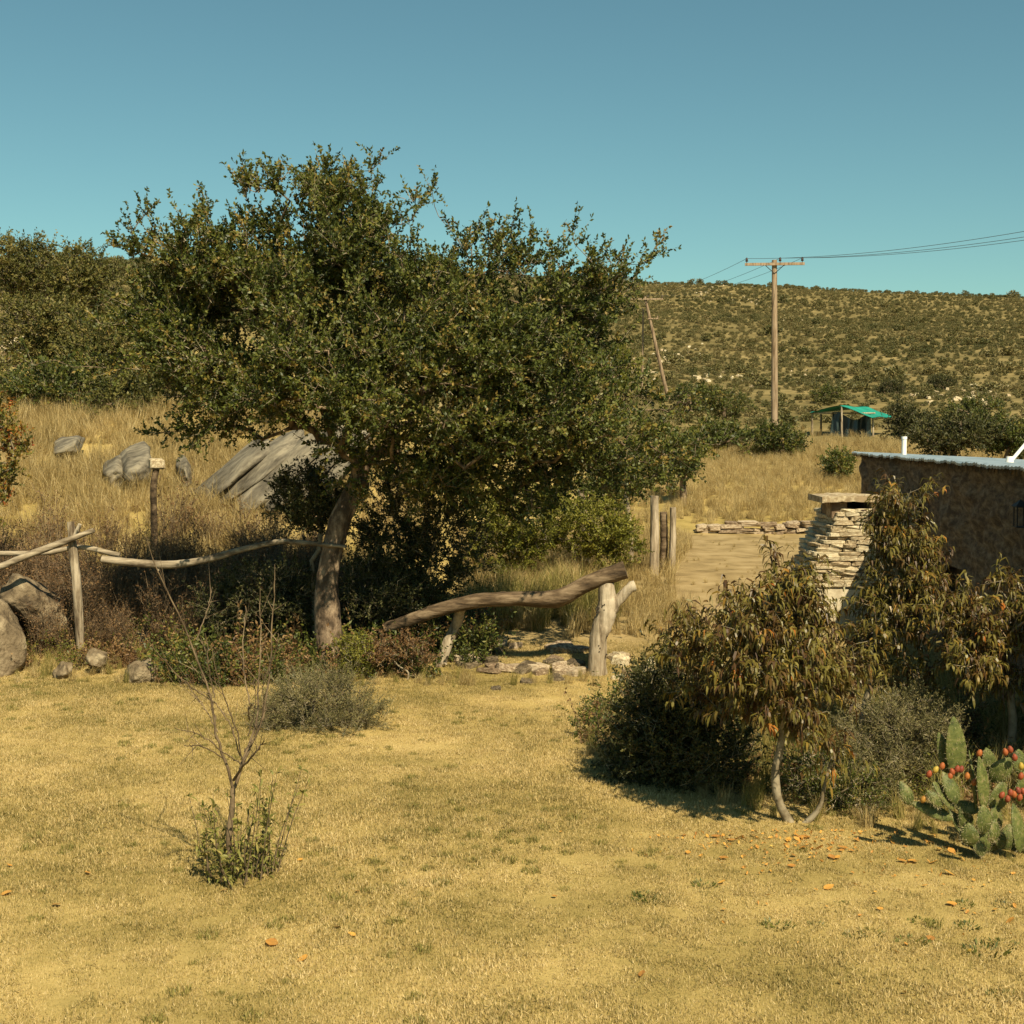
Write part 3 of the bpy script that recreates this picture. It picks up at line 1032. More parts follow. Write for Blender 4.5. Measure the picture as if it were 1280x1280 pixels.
log('gate_beam', [P(482, 785, 20.9), P(510, 776, 20.8), P(545, 765, 20.7), P(600, 751, 20.65), P(650, 748, 20.6), P(695, 748, 20.55), P(735, 729, 20.5), P(782, 712, 20.45)],
    [.08, .09, .10, .11, .11, .13, .125, .135], 'dark crooked tree-trunk beam laid across the gate posts', 'beam', 'beam', 46, 4, knots=0, sides=16)
a = G(546, 832)
yy = a[1]
log('leaning_post', [a - np.array((0, .0, .15)), P(558, 806, yy), P(570, 782, yy + .0), P(578, 755, 20.66)], [.10, .095, .085, .075], 'short weathered post leaning under the dark beam', 'post', 'weathered', 22, 8, knots=1)

# posts by the clearing
for (px, t, b, Y, rad, lab) in ((818, 620, 712, 29.5, .10, 'tall straight weathered post standing with others beyond the gate'), (829, 640, 708, 30.2, .085, 'dark post squeezed between two paler posts'),
                                (841, 634, 704, 30.0, .075, 'thin pale post nearest the bare clearing'), (790, 616, 690, 30.8, .06, 'leaning broken post stub among bushes beyond the gate'), (735, 612, 690, 30.5, .08, 'leaning pale post stub above the yellow-green shrubs')):
    top = P(px - (8 if px < 800 else 0), t, Y)
    bs = XG(px, Y)
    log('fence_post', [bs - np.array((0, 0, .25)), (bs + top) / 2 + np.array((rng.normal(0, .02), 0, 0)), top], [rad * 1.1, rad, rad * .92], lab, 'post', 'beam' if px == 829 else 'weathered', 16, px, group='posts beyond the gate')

# ------------------------------------------------------------------ left fence
b = XG(97, 21.6)
log('rail_post', [b - np.array((0, 0, .2)), P(96, 735, 21.6), P(93, 700, 21.6), P(89, 652, 21.6)], [.075, .07, .075, .07, .055], 'pale forked fence post carrying crossed rails', 'post', 'weathered', 24, 31)
rp = bpy.data.objects['rail_post']
fb = MB()
tube(fb, spline([P(91, 673, 21.6), P(96, 664, 21.58), P(100, 655, 21.56)], 6), [.05, .045, .04, .035, .03, .03], 8, rough=.06)
k = fb.build('fork', [M['weathered']], None)
k.location = k.location - rp.location
k.parent = rp
log('fence_rail', [P(-60, 728, 21.3), P(0, 708, 21.35), P(45, 690, 21.42), P(80, 677, 21.46), P(118, 663, 21.5)], [.05, .055, .058, .052, .04], 'sloping grey rail ending in the fork of the pale post', 'rail', 'log', 30, 12)
log('fence_rail', [P(-60, 692, 22.0), P(0, 692, 21.95), P(60, 691, 21.8), P(100, 684, 21.72), P(150, 694, 21.7)], [.04, .042, .042, .04, .04], 'thin level grey rail crossing behind the pale post', 'rail', 'log', 30, 13)
log('fence_rail', [P(128, 699, 21.55), P(165, 703, 21.5), P(215, 706, 21.4), P(260, 699, 21.3), P(310, 685, 21.15), P(350, 677, 20.95), P(385, 679, 20.75), P(432, 683, 20.68)],
    [.06, .06, .065, .06, .05, .042, .036, .025], 'long crooked rail running from the pale post to the tree trunk', 'rail', 'log', 44, 14, knots=3)
b = XG(193, 27.0)
cp = log('capped_post', [b - np.array((0, 0, .2)), P(192, 615, 27), P(195, 586, 27)], [.07, .065, .07], 'dark short post with a pale stone on top in the straw grass', 'post', 'beam', 14, 41)
put = put_stone(STONES, P(196, 580, 27), (.30, .22, .22), .3, None, rng, .1, 'cap_stone')
put.location = np.array(put.location) - np.array(cp.location)
put.parent = cp

# ------------------------------------------------------------------ boulders and rock slabs
def rk(name, px, py, Y, w, h, d, seed, label, rot=(0, 0, 0), mat='rock', **k):
    s = F / Y
    rock(name, P(px, py, Y), (w / s / 2, d / 2, h / s / 2), seed, label, rot=rot, mat=mat, **k)


rk('boulder', -18, 800, 21.0, 150, 130, 1.7, 16, 'large half-buried brown boulder beside the rails at the lawn edge', (0.15, .55, .25), p=5.0, amp=.2, cuts=7)
rk('boulder', 48, 760, 22.2, 90, 62, 1.0, 3, 'dark leaning boulder behind the pale forked post', (0, .6, .2), p=5.0, cuts=7)
rk('boulder', 172, 848, 20.0, 44, 50, .5, 4, 'small upright grey rock standing in the lawn', (0, .15, .1))
rk('boulder', 122, 822, 20.5, 26, 24, .35, 18, 'small rounded stone at the lawn edge near the pale post', (0, .3, 0))
rk('boulder', 80, 838, 20.2, 26, 26, .3, 6, 'low brown stone poking out of the lawn', (0, 0, 1))
for (px, py, Y, w, h, rt_, sd, lab) in ((292, 590, 30.8, 96, 30, -.66, 21, 'lowest of the tilted grey slabs in the straw grass'), (322, 584, 30.5, 120, 26, -.72, 22, 'second tilted grey slab, overlapping the lowest one'),
                                        (350, 586, 30.2, 128, 26, -.74, 23, 'long tilted slab between two dark cracks'), (380, 588, 30.0, 128, 28, -.76, 28, 'tilted slab next to the dark bush'), (412, 590, 29.8, 118, 30, -.76, 29, 'tilted slab half hidden by the tree trunk'),
                                        (172, 580, 32.0, 34, 44, -.5, 24, 'pointed grey slab standing beside the capped post'), (148, 586, 32.3, 26, 36, -.5, 25, 'smaller pale slab leaning in the straw grass'),
                                        (232, 588, 32.0, 16, 28, -.4, 26, 'thin weathered slab between the grass tufts'), (85, 560, 34.0, 40, 26, -.5, 27, 'faint grey slab under the hillside bushes')):
    s = F / Y
    rock('rock_slab', P(px, py, Y), (w / s / 2 * 1.15, .8, h / s / 2 * .8), sd, lab, 'rock', rot=(.28, rt_, .12), mat='slab', p=6, amp=.10, freq=2.2, cuts=2)
rk('boulder', 22, 440, 46.5, 60, 34, 1.5, 33, 'pale rock outcrop showing between the hillside bushes', (0, -.5, 0), 'stone')

# loose stones
r = np.random.default_rng(77)


def loose(px, py, w, h, meshes, label, group, lift=.3):
    p = G(px, py)
    s = F / p[1]
    o = put_stone(meshes, p + np.array((0, 0, h / s * (lift - .2))), (w / s, w / s * r.uniform(.6, 1), h / s * 1.4), r.uniform(0, 3), None, r, .15, 'loose_stone')
    tag(o, label, 'stone', group)


for i in range(30):
    loose(575 + r.uniform(0, 150), 806 + r.uniform(0, 42) ** .97, r.uniform(14, 36), r.uniform(4, 9), BSTONES if r.random() < .7 else GSTONES, 'flat brown stone lying in the gateway under the beam', 'flat stones in the gateway')
for i in range(16):
    loose(768 + r.uniform(0, 72), 822 + r.uniform(0, 30), r.uniform(10, 26), r.uniform(6, 13), STONES, 'pale stone in the heap at the foot of the gate post', 'pale stones by the gate post')
for i in range(14):
    loose(128 + r.uniform(0, 60), 768 + r.uniform(0, 34), r.uniform(9, 20), r.uniform(6, 12), STONES if r.random() < .4 else BSTONES, 'small pinkish stone in the rubble between fence post and lawn', 'rubble stones by the fence')
for (px, py, w, h) in ((195, 622, 16, 10), (225, 625, 18, 9), (240, 618, 14, 10), (170, 830, 18, 5), (620, 862, 18, 4), (660, 853, 20, 4), (695, 850, 22, 5)):
    loose(px, py, w, h, GSTONES, 'single grey stone lying flat in the dry grass', 'grey stones in the grass')


def dry_wall(px0, px1, Y, py_base, rows, label, seed):
    r = np.random.default_rng(seed)
    root = empty('dry_stone_wall', XG((px0 + px1) / 2, Y), label, 'wall')
    x0, x1 = (px0 - 640) / F * Y, (px1 - 640) / F * Y
    for k in range(rows):
        x = x0 + r.uniform(0, .3) + k * .1
        while x < x1 - k * .05:
            w = r.uniform(.25, .62)
            h = r.uniform(.08, .13)
            if k < rows - 1 or r.random() < .7:
                z = hz(x + w / 2, Y - .2) + .02 + k * .095
                put_stone(BSTONES, (x + w / 2, Y + r.normal(0, .05), z + r.normal(0, .012)), (w, .4, h), r.normal(0, .15), root, r, .08)
            x += w * r.uniform(.9, 1.1)


dry_wall(862, 1022, 39.4, 680, 4, 'low tumbled dry-stone terrace wall along the bare clearing', 5)

# ------------------------------------------------------------------ power poles, wires, shelter
def pole(name, base, top, label, arm=2.4, armrot=0.0, drop=.14, third=True, strut=False, group='power line poles', armtilt=0.0):
    root = empty(name, base, label, 'pole', group)
    base, top = np.asarray(base, float), np.asarray(top, float)
    mb = MB()
    tube(mb, [base - (top - base) * .05, base + (top - base) * .5, top], [.16, .14, .115], 12, rough=.02)
    mb.build('shaft', [M['pole']], root)
    d = np.array((math.cos(armrot), math.sin(armrot), armtilt))
    nrm_ = np.array((math.sin(armrot), -math.cos(armrot), 0))
    c = top - np.array((0, 0, drop + .06)) + nrm_ * .16
    ab = MB()
    Rm = np.stack([norm(d), -nrm_, np.array((0, 0, 1.0))], 1)
    box(ab, c, (arm, .10, .12), rot=Rm)
    ab.build('crossarm', [M['pole']], root)
    bb = MB()
    for s_ in (-1, 1):
        tube(bb, [c + d * s_ * .42 + np.array((0, 0, -.05)), top - np.array((0, 0, .62)) + nrm_ * .12], [.018, .018], 5)
    bb.build('brace', [M['dark']], root)
    ends = []
    offs = (-arm / 2 + .08, .24, arm / 2 - .1)
    for o_ in offs:
        q = c + d * o_
        ib = MB()
        tube(ib, [q + np.array((0, 0, z)) for z in (.05, .12, .125, .19, .20, .26, .265, .30)], [.015, .015, .06, .06, .04, .065, .045, .02], 10)
        ib.build('insulator', [M['porcelain']], root)
        ends.append(q + np.array((0, 0, .26)))
    if strut:
        sb = MB()
        tube(sb, [XG(802, base[1] + 2.0, -.3), P(804, 385, base[1] + .6)], [.09, .07], 8)
        sb.build('strut', [M['pole']], root)
        lb = MB()
        q = base + (top - base) * .79
        box(lb, q + np.array((.25, -.12, 0)), (.9, .09, .09))
        tube(lb, [q + np.array((.62, -.12, .04)), q + np.array((.62, -.12, .22))], [.05, .05], 8)
        lb.build('lower_arm', [M['pole']], root)
    return ends


b1 = XG(968, 62.0)
e1 = pole('power_pole', b1, P(968, 325, 62.0), 'tall straight wooden power pole with a level crossarm', 2.65, -.10)
b2 = XG(835, 112.0)
e2 = pole('power_pole', b2, P(806, 371, 112.0), 'leaning wooden power pole beside the tree crown, far up the slope', 3.0, -.1, strut=True)
p3 = np.array((22.0, 30.0, hz(22, 30)))
e3 = pole('power_pole', p3, p3 + np.array((0, 0, 9.6)), 'wooden power pole behind the house carrying the wires on', 2.65, -.5)


def wire(a, b, sag, label):
    t = np.linspace(0, 1, 40)[:, None]
    p = a + (b - a) * t
    p[:, 2] -= (4 * sag * t * (1 - t))[:, 0]
    mb = MB()
    tube(mb, p, [.009] * 40, 5, cap=False)
    tag(mb.build('overhead_wire', [M['wire']]), label, 'wire', 'overhead wires')


for nm, k in (('left', 0), ('middle', 1), ('right', 2)):
    wire(e1[k], e3[k], .7, 'thin dark wire from the straight pole %s, climbing over the house' % {'left': "crossarm's far end", 'middle': 'top', 'right': "crossarm's house end"}[nm])
    wire(e1[k], e2[k], .5, 'faint wire from the straight pole %s back to the leaning pole' % {'left': "crossarm's far end", 'middle': 'top', 'right': "crossarm's house end"}[nm])


def build_shelter():
    Y = 78.0
    root = empty('shade_shelter', XG(1062, Y), 'open pole shelter with turquoise sheet roof and dark hanging tarpaulin', 'shelter')
    posts = [(1015, 517, Y), (1052, 508, Y - .6), (1091, 519, Y), (1026, 514, Y + 3), (1084, 512, Y + 3), (1052, 527, Y - .9)]
    for i, (px, py, y) in enumerate(posts):
        mb = MB()
        tube(mb, [XG(px, y, -.3), P(px, py, y)], [.06, .05], 8)
        mb.build('post', [M['weathered']], root)
    mb = MB()
    tube(mb, [P(1012, 516.5, Y), P(1094, 516.5, Y)], [.045, .045], 8)
    mb.build('crossbar', [M['weathered']], root)

    def sheet(cs, name, mat, n=14, wob=.06, th=.03):
        a, b, c, d = [np.asarray(q) for q in cs]
        r = np.random.default_rng(len(name))
        V = []
        for i in range(n):
            for j in range(n):
                u, v = i / (n - 1), j / (n - 1)
                V.append(a * (1 - u) * (1 - v) + b * u * (1 - v) + c * u * v + d * (1 - u) * v + np.array((0, 0, -wob * 1.5 * math.sin(math.pi * u) * math.sin(math.pi * v) + wob * .5 * math.sin(9 * u + 5 * v))))
        V = np.array(V)
        i = (np.arange(n - 1)[:, None] * n + np.arange(n - 1)[None, :]).ravel()
        q = np.stack([i, i + 1, i + n + 1, i + n], 1)
        mb = MB()
        mb.add(V, q, .5, 0, True)
        mb.add(V - np.array((0, 0, th)), q[:, ::-1], .5, 0, True)
        mb.build(name, [M[mat]], root)
    sheet([P(1050, 507, Y - .6), P(1086, 509, Y + 3.2), P(1118, 521, Y + 1.6), P(1090, 521.5, Y - 1.6)], 'roof_sheet', 'green_sheet')
    sheet([P(1050, 506.6, Y - .6), P(1086, 508.6, Y + 3.2), P(1026, 514, Y + 3.2), P(1011, 515.5, Y - .3)], 'roof_sheet', 'green_sheet')
    # tarpaulin with folds
    n, m = 60, 22
    V = []
    for j in range(m):
        for i in range(n):
            u, v = i / (n - 1), j / (m - 1)
            top = 518 + 7 * math.sin(math.pi * min(1, max(0, (u - .28) / .6))) - (3 if u < .25 else 0)
            px = 1041 + 47 * u - 4 * v * (1 - u) + 1.5 * v * u
            p = P(px, top * (1 - v) + 551 * v, Y - .15)
            p[1] += .16 * math.sin(u * 26 + v * 1.5) * (.4 + .6 * v) + .12 * math.sin(u * 11)
            V.append(p)
    i = (np.arange(m - 1)[:, None] * n + np.arange(n - 1)[None, :]).ravel()
    mb = MB()
    mb.add(V, np.stack([i, i + 1, i + n + 1, i + n], 1), .5, 0, True)
    V2 = np.array(V) + np.array((0, .02, 0))
    mb.add(V2, np.stack([i, i + n, i + n + 1, i + 1], 1), .5, 0, True)
    mb.build('tarpaulin', [M['tarp']], root)


build_shelter()


# ------------------------------------------------------------------ shrubs near the tree and gate
def shrub(name, px, Y, lob, n, label, leaf, seed, bark='twig', size=(.04, .02), per=16, twigs=5, tl=(.15, .4), cat='shrub', stems=1, group=None, up=.4, rand=.6, style='small', tip=.004, droop=.6, r0=.05, tintf=None, shell=.55, base=None, out=.6):
    bs = XG(px, Y) if base is None else np.asarray(base)
    cc = np.mean([l[0] for l in lob], 0)
    top = bs + (cc - bs) * .45
    return make_tree(name, bs, [bs - np.array((0, 0, .1)), bs + (top - bs) * .5 + rng.normal(0, .04, 3), top], [r0, r0 * .8, r0 * .6], lob, n, label, cat, leaf, bark, seed, None, twigs, tl, per, size, style, up, rand, group, tip, droop, shell, .25, out, tintf, .03, 'stem', 'foliage', None, 7)


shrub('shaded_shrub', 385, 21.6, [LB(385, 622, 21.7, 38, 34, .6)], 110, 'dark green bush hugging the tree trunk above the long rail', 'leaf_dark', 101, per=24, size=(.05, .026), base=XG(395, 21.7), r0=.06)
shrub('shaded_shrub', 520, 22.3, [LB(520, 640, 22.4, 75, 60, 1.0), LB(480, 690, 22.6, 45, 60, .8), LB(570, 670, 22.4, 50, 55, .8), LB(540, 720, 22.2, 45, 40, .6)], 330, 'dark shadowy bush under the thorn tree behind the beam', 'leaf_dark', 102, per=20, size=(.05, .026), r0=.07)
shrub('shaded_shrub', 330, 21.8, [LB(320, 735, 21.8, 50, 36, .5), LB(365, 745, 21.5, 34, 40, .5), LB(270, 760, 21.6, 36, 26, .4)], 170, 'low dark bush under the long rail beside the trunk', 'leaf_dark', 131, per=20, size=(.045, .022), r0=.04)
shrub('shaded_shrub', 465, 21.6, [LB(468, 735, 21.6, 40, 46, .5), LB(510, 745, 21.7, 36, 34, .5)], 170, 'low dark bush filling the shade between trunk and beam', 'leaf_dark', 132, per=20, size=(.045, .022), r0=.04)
shrub('green_shrub', 660, 28.6, [LB(650, 650, 28.6, 62, 44, 1.0), LB(625, 685, 28.2, 44, 34, .8)], 250, 'bright yellow-green bush beyond the gate, beside the dark bush', 'leaf_green', 103, per=22, size=(.06, .03), up=.6)
shrub('green_shrub', 745, 29.2, [LB(738, 658, 29.2, 60, 34, 1.0), LB(770, 680, 29, 34, 30, .7)], 200, 'yellow-green bush beyond the gate below the post stub', 'leaf_green', 104, per=22, size=(.06, .03), up=.6)
shrub('olive_shrub', 770, 31, [LB(770, 590, 31, 60, 34, 1.2), LB(820, 585, 32, 40, 30, 1.0), LB(730, 620, 31, 50, 26, 1)], 200, 'olive bush beneath the right end of the tree crown', 'leaf_olive', 105, per=20, size=(.07, .035))
shrub('feathery_shrub', 400, 17.0, [LB(405, 886, 17.0, 66, 44, .7), LB(448, 905, 16.9, 40, 34, .5), LB(358, 890, 17.2, 36, 40, .5), LB(395, 862, 17.3, 50, 26, .5), LB(330, 915, 16.8, 26, 18, .3)], 230, 'grey-green feathery low bush on the lawn in front of the tree', 'leaf_grey', 106, per=26, size=(.035, .008), tl=(.15, .4), twigs=8, up=.55, rand=.5, tip=.003)
shrub('brown_undershrub', 505, 20.2, [LB(520, 815, 20.2, 30, 20, .3), LB(488, 806, 20.4, 30, 22, .3), LB(455, 812, 20.3, 26, 20, .3)], 64, 'reddish-brown weedy bush round the hidden end of the beam', 'leaf_brown', 121, per=16, size=(.04, .017), tl=(.1, .28), r0=.02, tip=.003)
shrub('green_undershrub', 440, 20.1, [LB(440, 815, 20.1, 24, 22, .3)], 45, 'small green weedy bush at the foot of the tree trunk', 'leaf_green', 122, per=14, size=(.04, .018), tl=(.1, .28), r0=.02, tip=.003)
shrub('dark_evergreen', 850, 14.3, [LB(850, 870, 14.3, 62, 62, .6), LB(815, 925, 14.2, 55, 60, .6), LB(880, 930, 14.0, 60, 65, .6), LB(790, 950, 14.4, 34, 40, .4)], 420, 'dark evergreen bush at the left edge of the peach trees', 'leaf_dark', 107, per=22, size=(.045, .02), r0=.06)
shrub('grey_shrub', 1105, 14.2, [LB(1115, 930, 14.2, 70, 55, .6), LB(1080, 985, 13.6, 45, 42, .5), LB(1150, 905, 14.4, 42, 40, .5)], 280, 'grey-green fine-leaved bush between peach stems and cactus', 'leaf_grey', 108, per=26, size=(.032, .009), tl=(.12, .32), twigs=8, up=.5, tip=.003)
shrub('green_undershrub', 1060, 13.2, [LB(1060, 990, 13.2, 50, 34, .4), LB(1010, 970, 13.6, 40, 34, .4)], 120, 'leafy green bush below the forked peach trunk', 'leaf_olive', 109, per=18, size=(.03, .014), tl=(.1, .25))

# ------------------------------------------------------------------ peach trees
pk = dict(style='long', leaf='leaf_peach', size=(.12, .023), per=13, tl=(.18, .42), twigs=4, up=.5, rand=.5, droop=.85, tip=.005, seg=.25, clump=46, spread=.11)
ya = 12.75
ba = XG(992, ya)
make_tree('peach_tree', ba, [P(993, 1062, ya), P(990, 1036, ya), P(974, 1003, ya), P(969, 968, ya), P(976, 930, ya), P(985, 870, ya)], [.055, .05, .042, .04, .036, .03],
          [LB(968, 765, 12.9, 36, 36, .4), LB(900, 815, 12.9, 62, 46, .5), LB(1000, 820, 12.7, 62, 62, .6), LB(940, 850, 12.6, 62, 58, .5), LB(1056, 850, 13.2, 34, 40, .4), LB(990, 880, 12.4, 40, 44, .4), LB(860, 840, 13.1, 34, 36, .4)],
          210, 'drooping peach tree with low forked grey trunk and browning leaves', 'fruit tree', seed=31, bark='twig', group='peach trees by the house', extra=np.array([P(1036, 965, 12.6), P(1046, 950, 12.65), P(1040, 930, 12.6), P(1000, 705, 12.9), P(965, 700, 12.9)]), second=[P(989, 1042, ya), P(1006, 1030, ya - .02), P(1024, 1010, ya - .05), P(1030, 985, ya - .05), P(1040, 945, ya)], **pk)
yb = 15.6
bb_ = XG(1085, yb)
make_tree('peach_tree', bb_, [bb_ - np.array((0, 0, .1)), P(1078, 900, yb), P(1090, 850, yb), P(1105, 800, yb), P(1118, 740, yb), P(1125, 690, yb)], [.05, .045, .04, .036, .03, .025],
          [LB(1128, 640, 15.6, 22, 20, .25), LB(1122, 680, 15.6, 24, 30, .3), LB(1140, 720, 15.6, 28, 40, .35), LB(1125, 780, 15.5, 32, 40, .4), LB(1085, 830, 15.4, 34, 30, .4)],
          135, 'tall slim peach tree standing in front of the stone chimney', 'fruit tree', seed=32, bark='twig', group='peach trees by the house', **pk)
yc = 14.6
bc = XG(1268, yc)
make_tree('peach_tree', bc, [bc - np.array((0, 0, .1)), P(1266, 900, yc), P(1258, 850, yc), P(1250, 800, yc)], [.05, .045, .04, .03],
          [LB(1255, 755, 14.6, 46, 36, .45), LB(1215, 800, 14.5, 40, 40, .45), LB(1270, 830, 14.5, 50, 56, .5), LB(1172, 850, 14.6, 36, 46, .4), LB(1195, 775, 14.8, 24, 26, .3), LB(1310, 800, 14.6, 50, 60, .5)],
          160, 'bushy peach tree in front of the dark house wall', 'fruit tree', seed=33, bark='twig', group='peach trees by the house', **pk)

# ------------------------------------------------------------------ bare sapling with basal shoots
ys_ = G(287, 1098)[1]
bs_ = XG(287, ys_)
sap = empty('bare_sapling', bs_, 'leafless young fruit sapling with green shoots round its foot', 'sapling')
mb = MB()
stem = spline([bs_ - np.array((0, 0, .08)), P(286, 1055, ys_), P(290, 1010, ys_), P(291, 985, ys_)], 12)
tube(mb, stem, np.linspace(.028, .020, 12), 9, rough=.05)
mb.build('trunk', [M['brown_twig']], sap)
rs = np.random.default_rng(9)
main = [[(291, 985), (283, 950), (272, 915), (268, 870), (245, 800), (222, 745), (203, 700), (195, 670)], [(291, 990), (300, 955), (312, 915), (312, 870), (311, 800), (306, 745)],
        [(293, 985), (305, 950), (325, 905), (334, 840), (337, 770), (338, 708)], [(292, 975), (315, 945), (340, 915), (355, 893)], [(270, 900), (255, 860), (225, 830)], [(271, 880), (240, 845), (205, 790)],
        [(303, 950), (295, 900), (280, 850), (272, 800)], [(310, 920), (322, 880), (325, 840)], [(300, 945), (285, 905), (255, 870)], [(268, 872), (262, 830), (262, 790)], [(312, 900), (325, 870), (345, 850)], [(305, 940), (322, 915), (330, 880), (328, 840)], [(272, 915), (250, 885), (228, 865)], [(300, 955), (282, 930), (262, 905), (240, 890)], [(312, 880), (300, 850), (292, 810), (290, 770)], [(283, 950), (262, 925), (248, 915)], [(330, 850), (345, 815), (350, 790)], [(245, 800), (248, 770), (245, 745)]]
for k, br in enumerate(main):
    c = np.array([P(a, b, ys_ + .0) for a, b in br])
    c[:, 1] += np.linspace(0, rs.normal(0, .35), len(c))
    c = spline(c, 22)
    c[1:] += rs.normal(0, .004, (21, 3))
    mb = MB()
    tube(mb, c, np.linspace(.013 if k < 4 else .006, .003, 22), 6)
    for _ in range(9 if k < 4 else 6):
        i = int(rs.integers(5, 19))
        d = norm(norm(c[i + 1] - c[i]) + rs.normal(0, .5, 3))
        L_ = rs.uniform(.08, .38)
        spikes(mb, c[i][None], (c[i] + d * L_)[None], .004)
    mb.build('branch', [M['brown_twig']], sap)
cb = MB()
for k in range(44):
    a = rs.uniform(0, 6.28)
    q = bs_ + np.array((math.cos(a), math.sin(a), 0)) * rs.uniform(.03, .36) + np.array((.04, 0, 0))
    h = rs.uniform(.2, .85) * (1.15 if q[0] > bs_[0] else .8)
    tip_ = q + np.array((math.cos(a) * .3 * h + rs.normal(0, .06), math.sin(a) * .2 * h, h))
    c = spline([q, (q + tip_) / 2 + rs.normal(0, .02, 3), tip_], 8)
    tube(cb, c, np.linspace(.006, .002, 8), 4, cap=False)
    n = 22
    f = rs.uniform(.1, 1, n)
    A = np.array([c[min(7, int(x * 7.99))] for x in f])
    D = norm(rs.normal(size=(n, 3)) * .6 + np.array((0, 0, .7)))
    long_leaves(cb, A, D, rs.uniform(.05, .11, n), .020, rs, 1, np.clip(rs.normal(.45, .25, n), 0, 1), .5)
cb.build('basal_shoots', [M['brown_twig'], M['leaf_shoot']], sap)


# ------------------------------------------------------------------ prickly pear
def build_cactus():
    Y = 11.75
    r = np.random.default_rng(4)
    Z = lambda zx, zy: (1100 + zx / 5.567, 880 + zy / 5.567)
    bx, by = Z(700, 1150)
    base = XG(bx, Y)
    root = empty('prickly_pear', base, 'spiny green prickly pear cactus bearing red and yellow fruit', 'cactus')
    lift = base[2] - P(bx, by, Y)[2]

    def pt(zx, zy, dy=0.0):
        p = P(*Z(zx, zy), Y + dy)
        p[2] = max(p[2] + lift, hz(p[0], p[1]))
        return p
    pads = [((530, 600), (508, 185), 155, .05, .1), ((480, 590), (405, 295), 120, .15, .25), ((530, 790), (435, 570), 115, -.05, .3), ((650, 830), (632, 420), 130, .0, 1.35), ((715, 830), (690, 465), 120, -.05, .5),
            ((715, 1000), (715, 800), 135, -.08, .3), ((630, 1085), (612, 925), 125, -.25, -.3), ((765, 1060), (800, 905), 105, -.22, .4), ((775, 640), (905, 470), 150, .12, -.2), ((765, 590), (735, 400), 115, .2, .1),
            ((780, 840), (860, 630), 150, .1, .2), ((965, 1130), (930, 790), 140, -.1, .6), ((210, 800), (138, 635), 95, .0, .1), ((430, 810), (325, 700), 90, -.05, .2), ((690, 840), (500, 790), 95, .02, .3),
            ((960, 580), (965, 410), 140, .1, .4), ((975, 800), (1010, 560), 150, .12, .2), ((690, 1165), (715, 950), 140, 0, .2), ((500, 830), (375, 640), 125, .0, .8), ((690, 1130), (480, 830), 120, .05, .5),
            ((500, 900), (210, 780), 95, .05, .4), ((970, 1170), (985, 880), 150, .1, 1.2), ((1080, 1000), (1100, 700), 160, .1, .3), ((1000, 1160), (1085, 950), 150, .05, .2), ((1090, 760), (1120, 520), 150, .05, .3),
            ((780, 1000), (800, 800), 130, .1, .3), ((610, 1000), (560, 800), 120, .12, .2), ((850, 1100), (790, 960), 110, .05, .5), ((880, 1140), (900, 930), 130, .15, -.3), ((700, 1100), (880, 1060), 80, .05, .4), ((720, 1150), (640, 1040), 90, -.1, .3)]
    for (b_, t_, w, dy, yaw) in pads:
        a = pt(*b_, dy)
        t = pt(*t_, dy + r.normal(0, .05))
        ax = t - a
        L = np.linalg.norm(ax)
        ax = ax / L
        nrm0 = norm(np.cross(ax, np.cross(np.array((0, -1.0, 0)), ax)))
        sd0 = np.cross(ax, nrm0)
        nn = nrm0 * math.cos(yaw) + sd0 * math.sin(yaw)
        sd = np.cross(nn, ax)
        W = w / 5.567 / F * Y
        T = .034
        n, m = 13, 16
        V = []
        for i in range(n):
            f = i / (n - 1)
            wf = (math.sin(math.pi * min(1, max(0, f)) ** .82) ** .62) if 0 < f < 1 else .06
            wf = max(wf, .10)
            for j in range(m):
                q = 2 * math.pi * j / m
                V.append(a + ax * L * f + sd * math.cos(q) * W / 2 * wf + nn * math.sin(q) * T / 2 * (wf ** .5) + nn * .02 * math.sin(3 * f + yaw))
        mb = MB()
        i = np.arange(n - 1)[:, None] * m
        j = np.arange(m)[None, :]
        k = (j + 1) % m
        mb.add(V, np.stack([i + j, i + k, i + m + k, i + m + j], -1).reshape(-1, 4), .5, 0, True)
        mb.add(V[-m:], [np.arange(m)], .5, 0)
        mb.add(V[:m], [np.arange(m)[::-1]], .5, 0)
        # spines
        V = np.array(V)
        vi = r.integers(m, len(V) - m, 200)
        cen = a + ax * (L * (vi // m) / (n - 1))[:, None]
        d = norm(norm(V[vi] - cen) * .4 + r.normal(size=(len(vi), 3)) * .5 + nn * np.sign((V[vi] - cen) @ nn)[:, None] * .7)
        spikes(mb, V[vi], V[vi] + d * r.uniform(.015, .04, len(vi))[:, None], .0018, 1)
        mb.build('pad', [M['cactus'], M['spine']], root)
    fr = [(430, 530, .5), (385, 555, 0), (340, 585, .8), (535, 550, .7), (500, 570, .6), (485, 600, .4), (562, 552, .9), (690, 440, .35), (870, 432, .5), (905, 415, .8), (935, 470, .8), (980, 530, .05), (978, 600, .6),
          (845, 732, .8), (885, 757, .7), (905, 715, .8), (930, 727, .5), (960, 700, .9), (970, 747, .6), (995, 705, .7), (1030, 720, .6), (605, 600, .3), (655, 640, .4), (300, 760, .1)]
    for (x, y, t) in fr:
        c = pt(x, y, -.03)
        mb = MB()
        ax = norm(np.array((r.normal(0, .25), -.25, 1.0)))
        h = .066
        fs = np.linspace(0, 1, 9)
        tube(mb, [c + ax * h * (f - .5) for f in fs], [.010, .018, .0225, .025, .025, .024, .021, .016, .010], 10, tint=t)
        q = r.integers(10, 80, 14)
        V = mb.v[0]
        spikes(mb, V[q], V[q] + norm(V[q] - c) * .008, .001, 1)
        mb.build('fruit', [M['fruit'], M['spine']], root)


build_cactus()

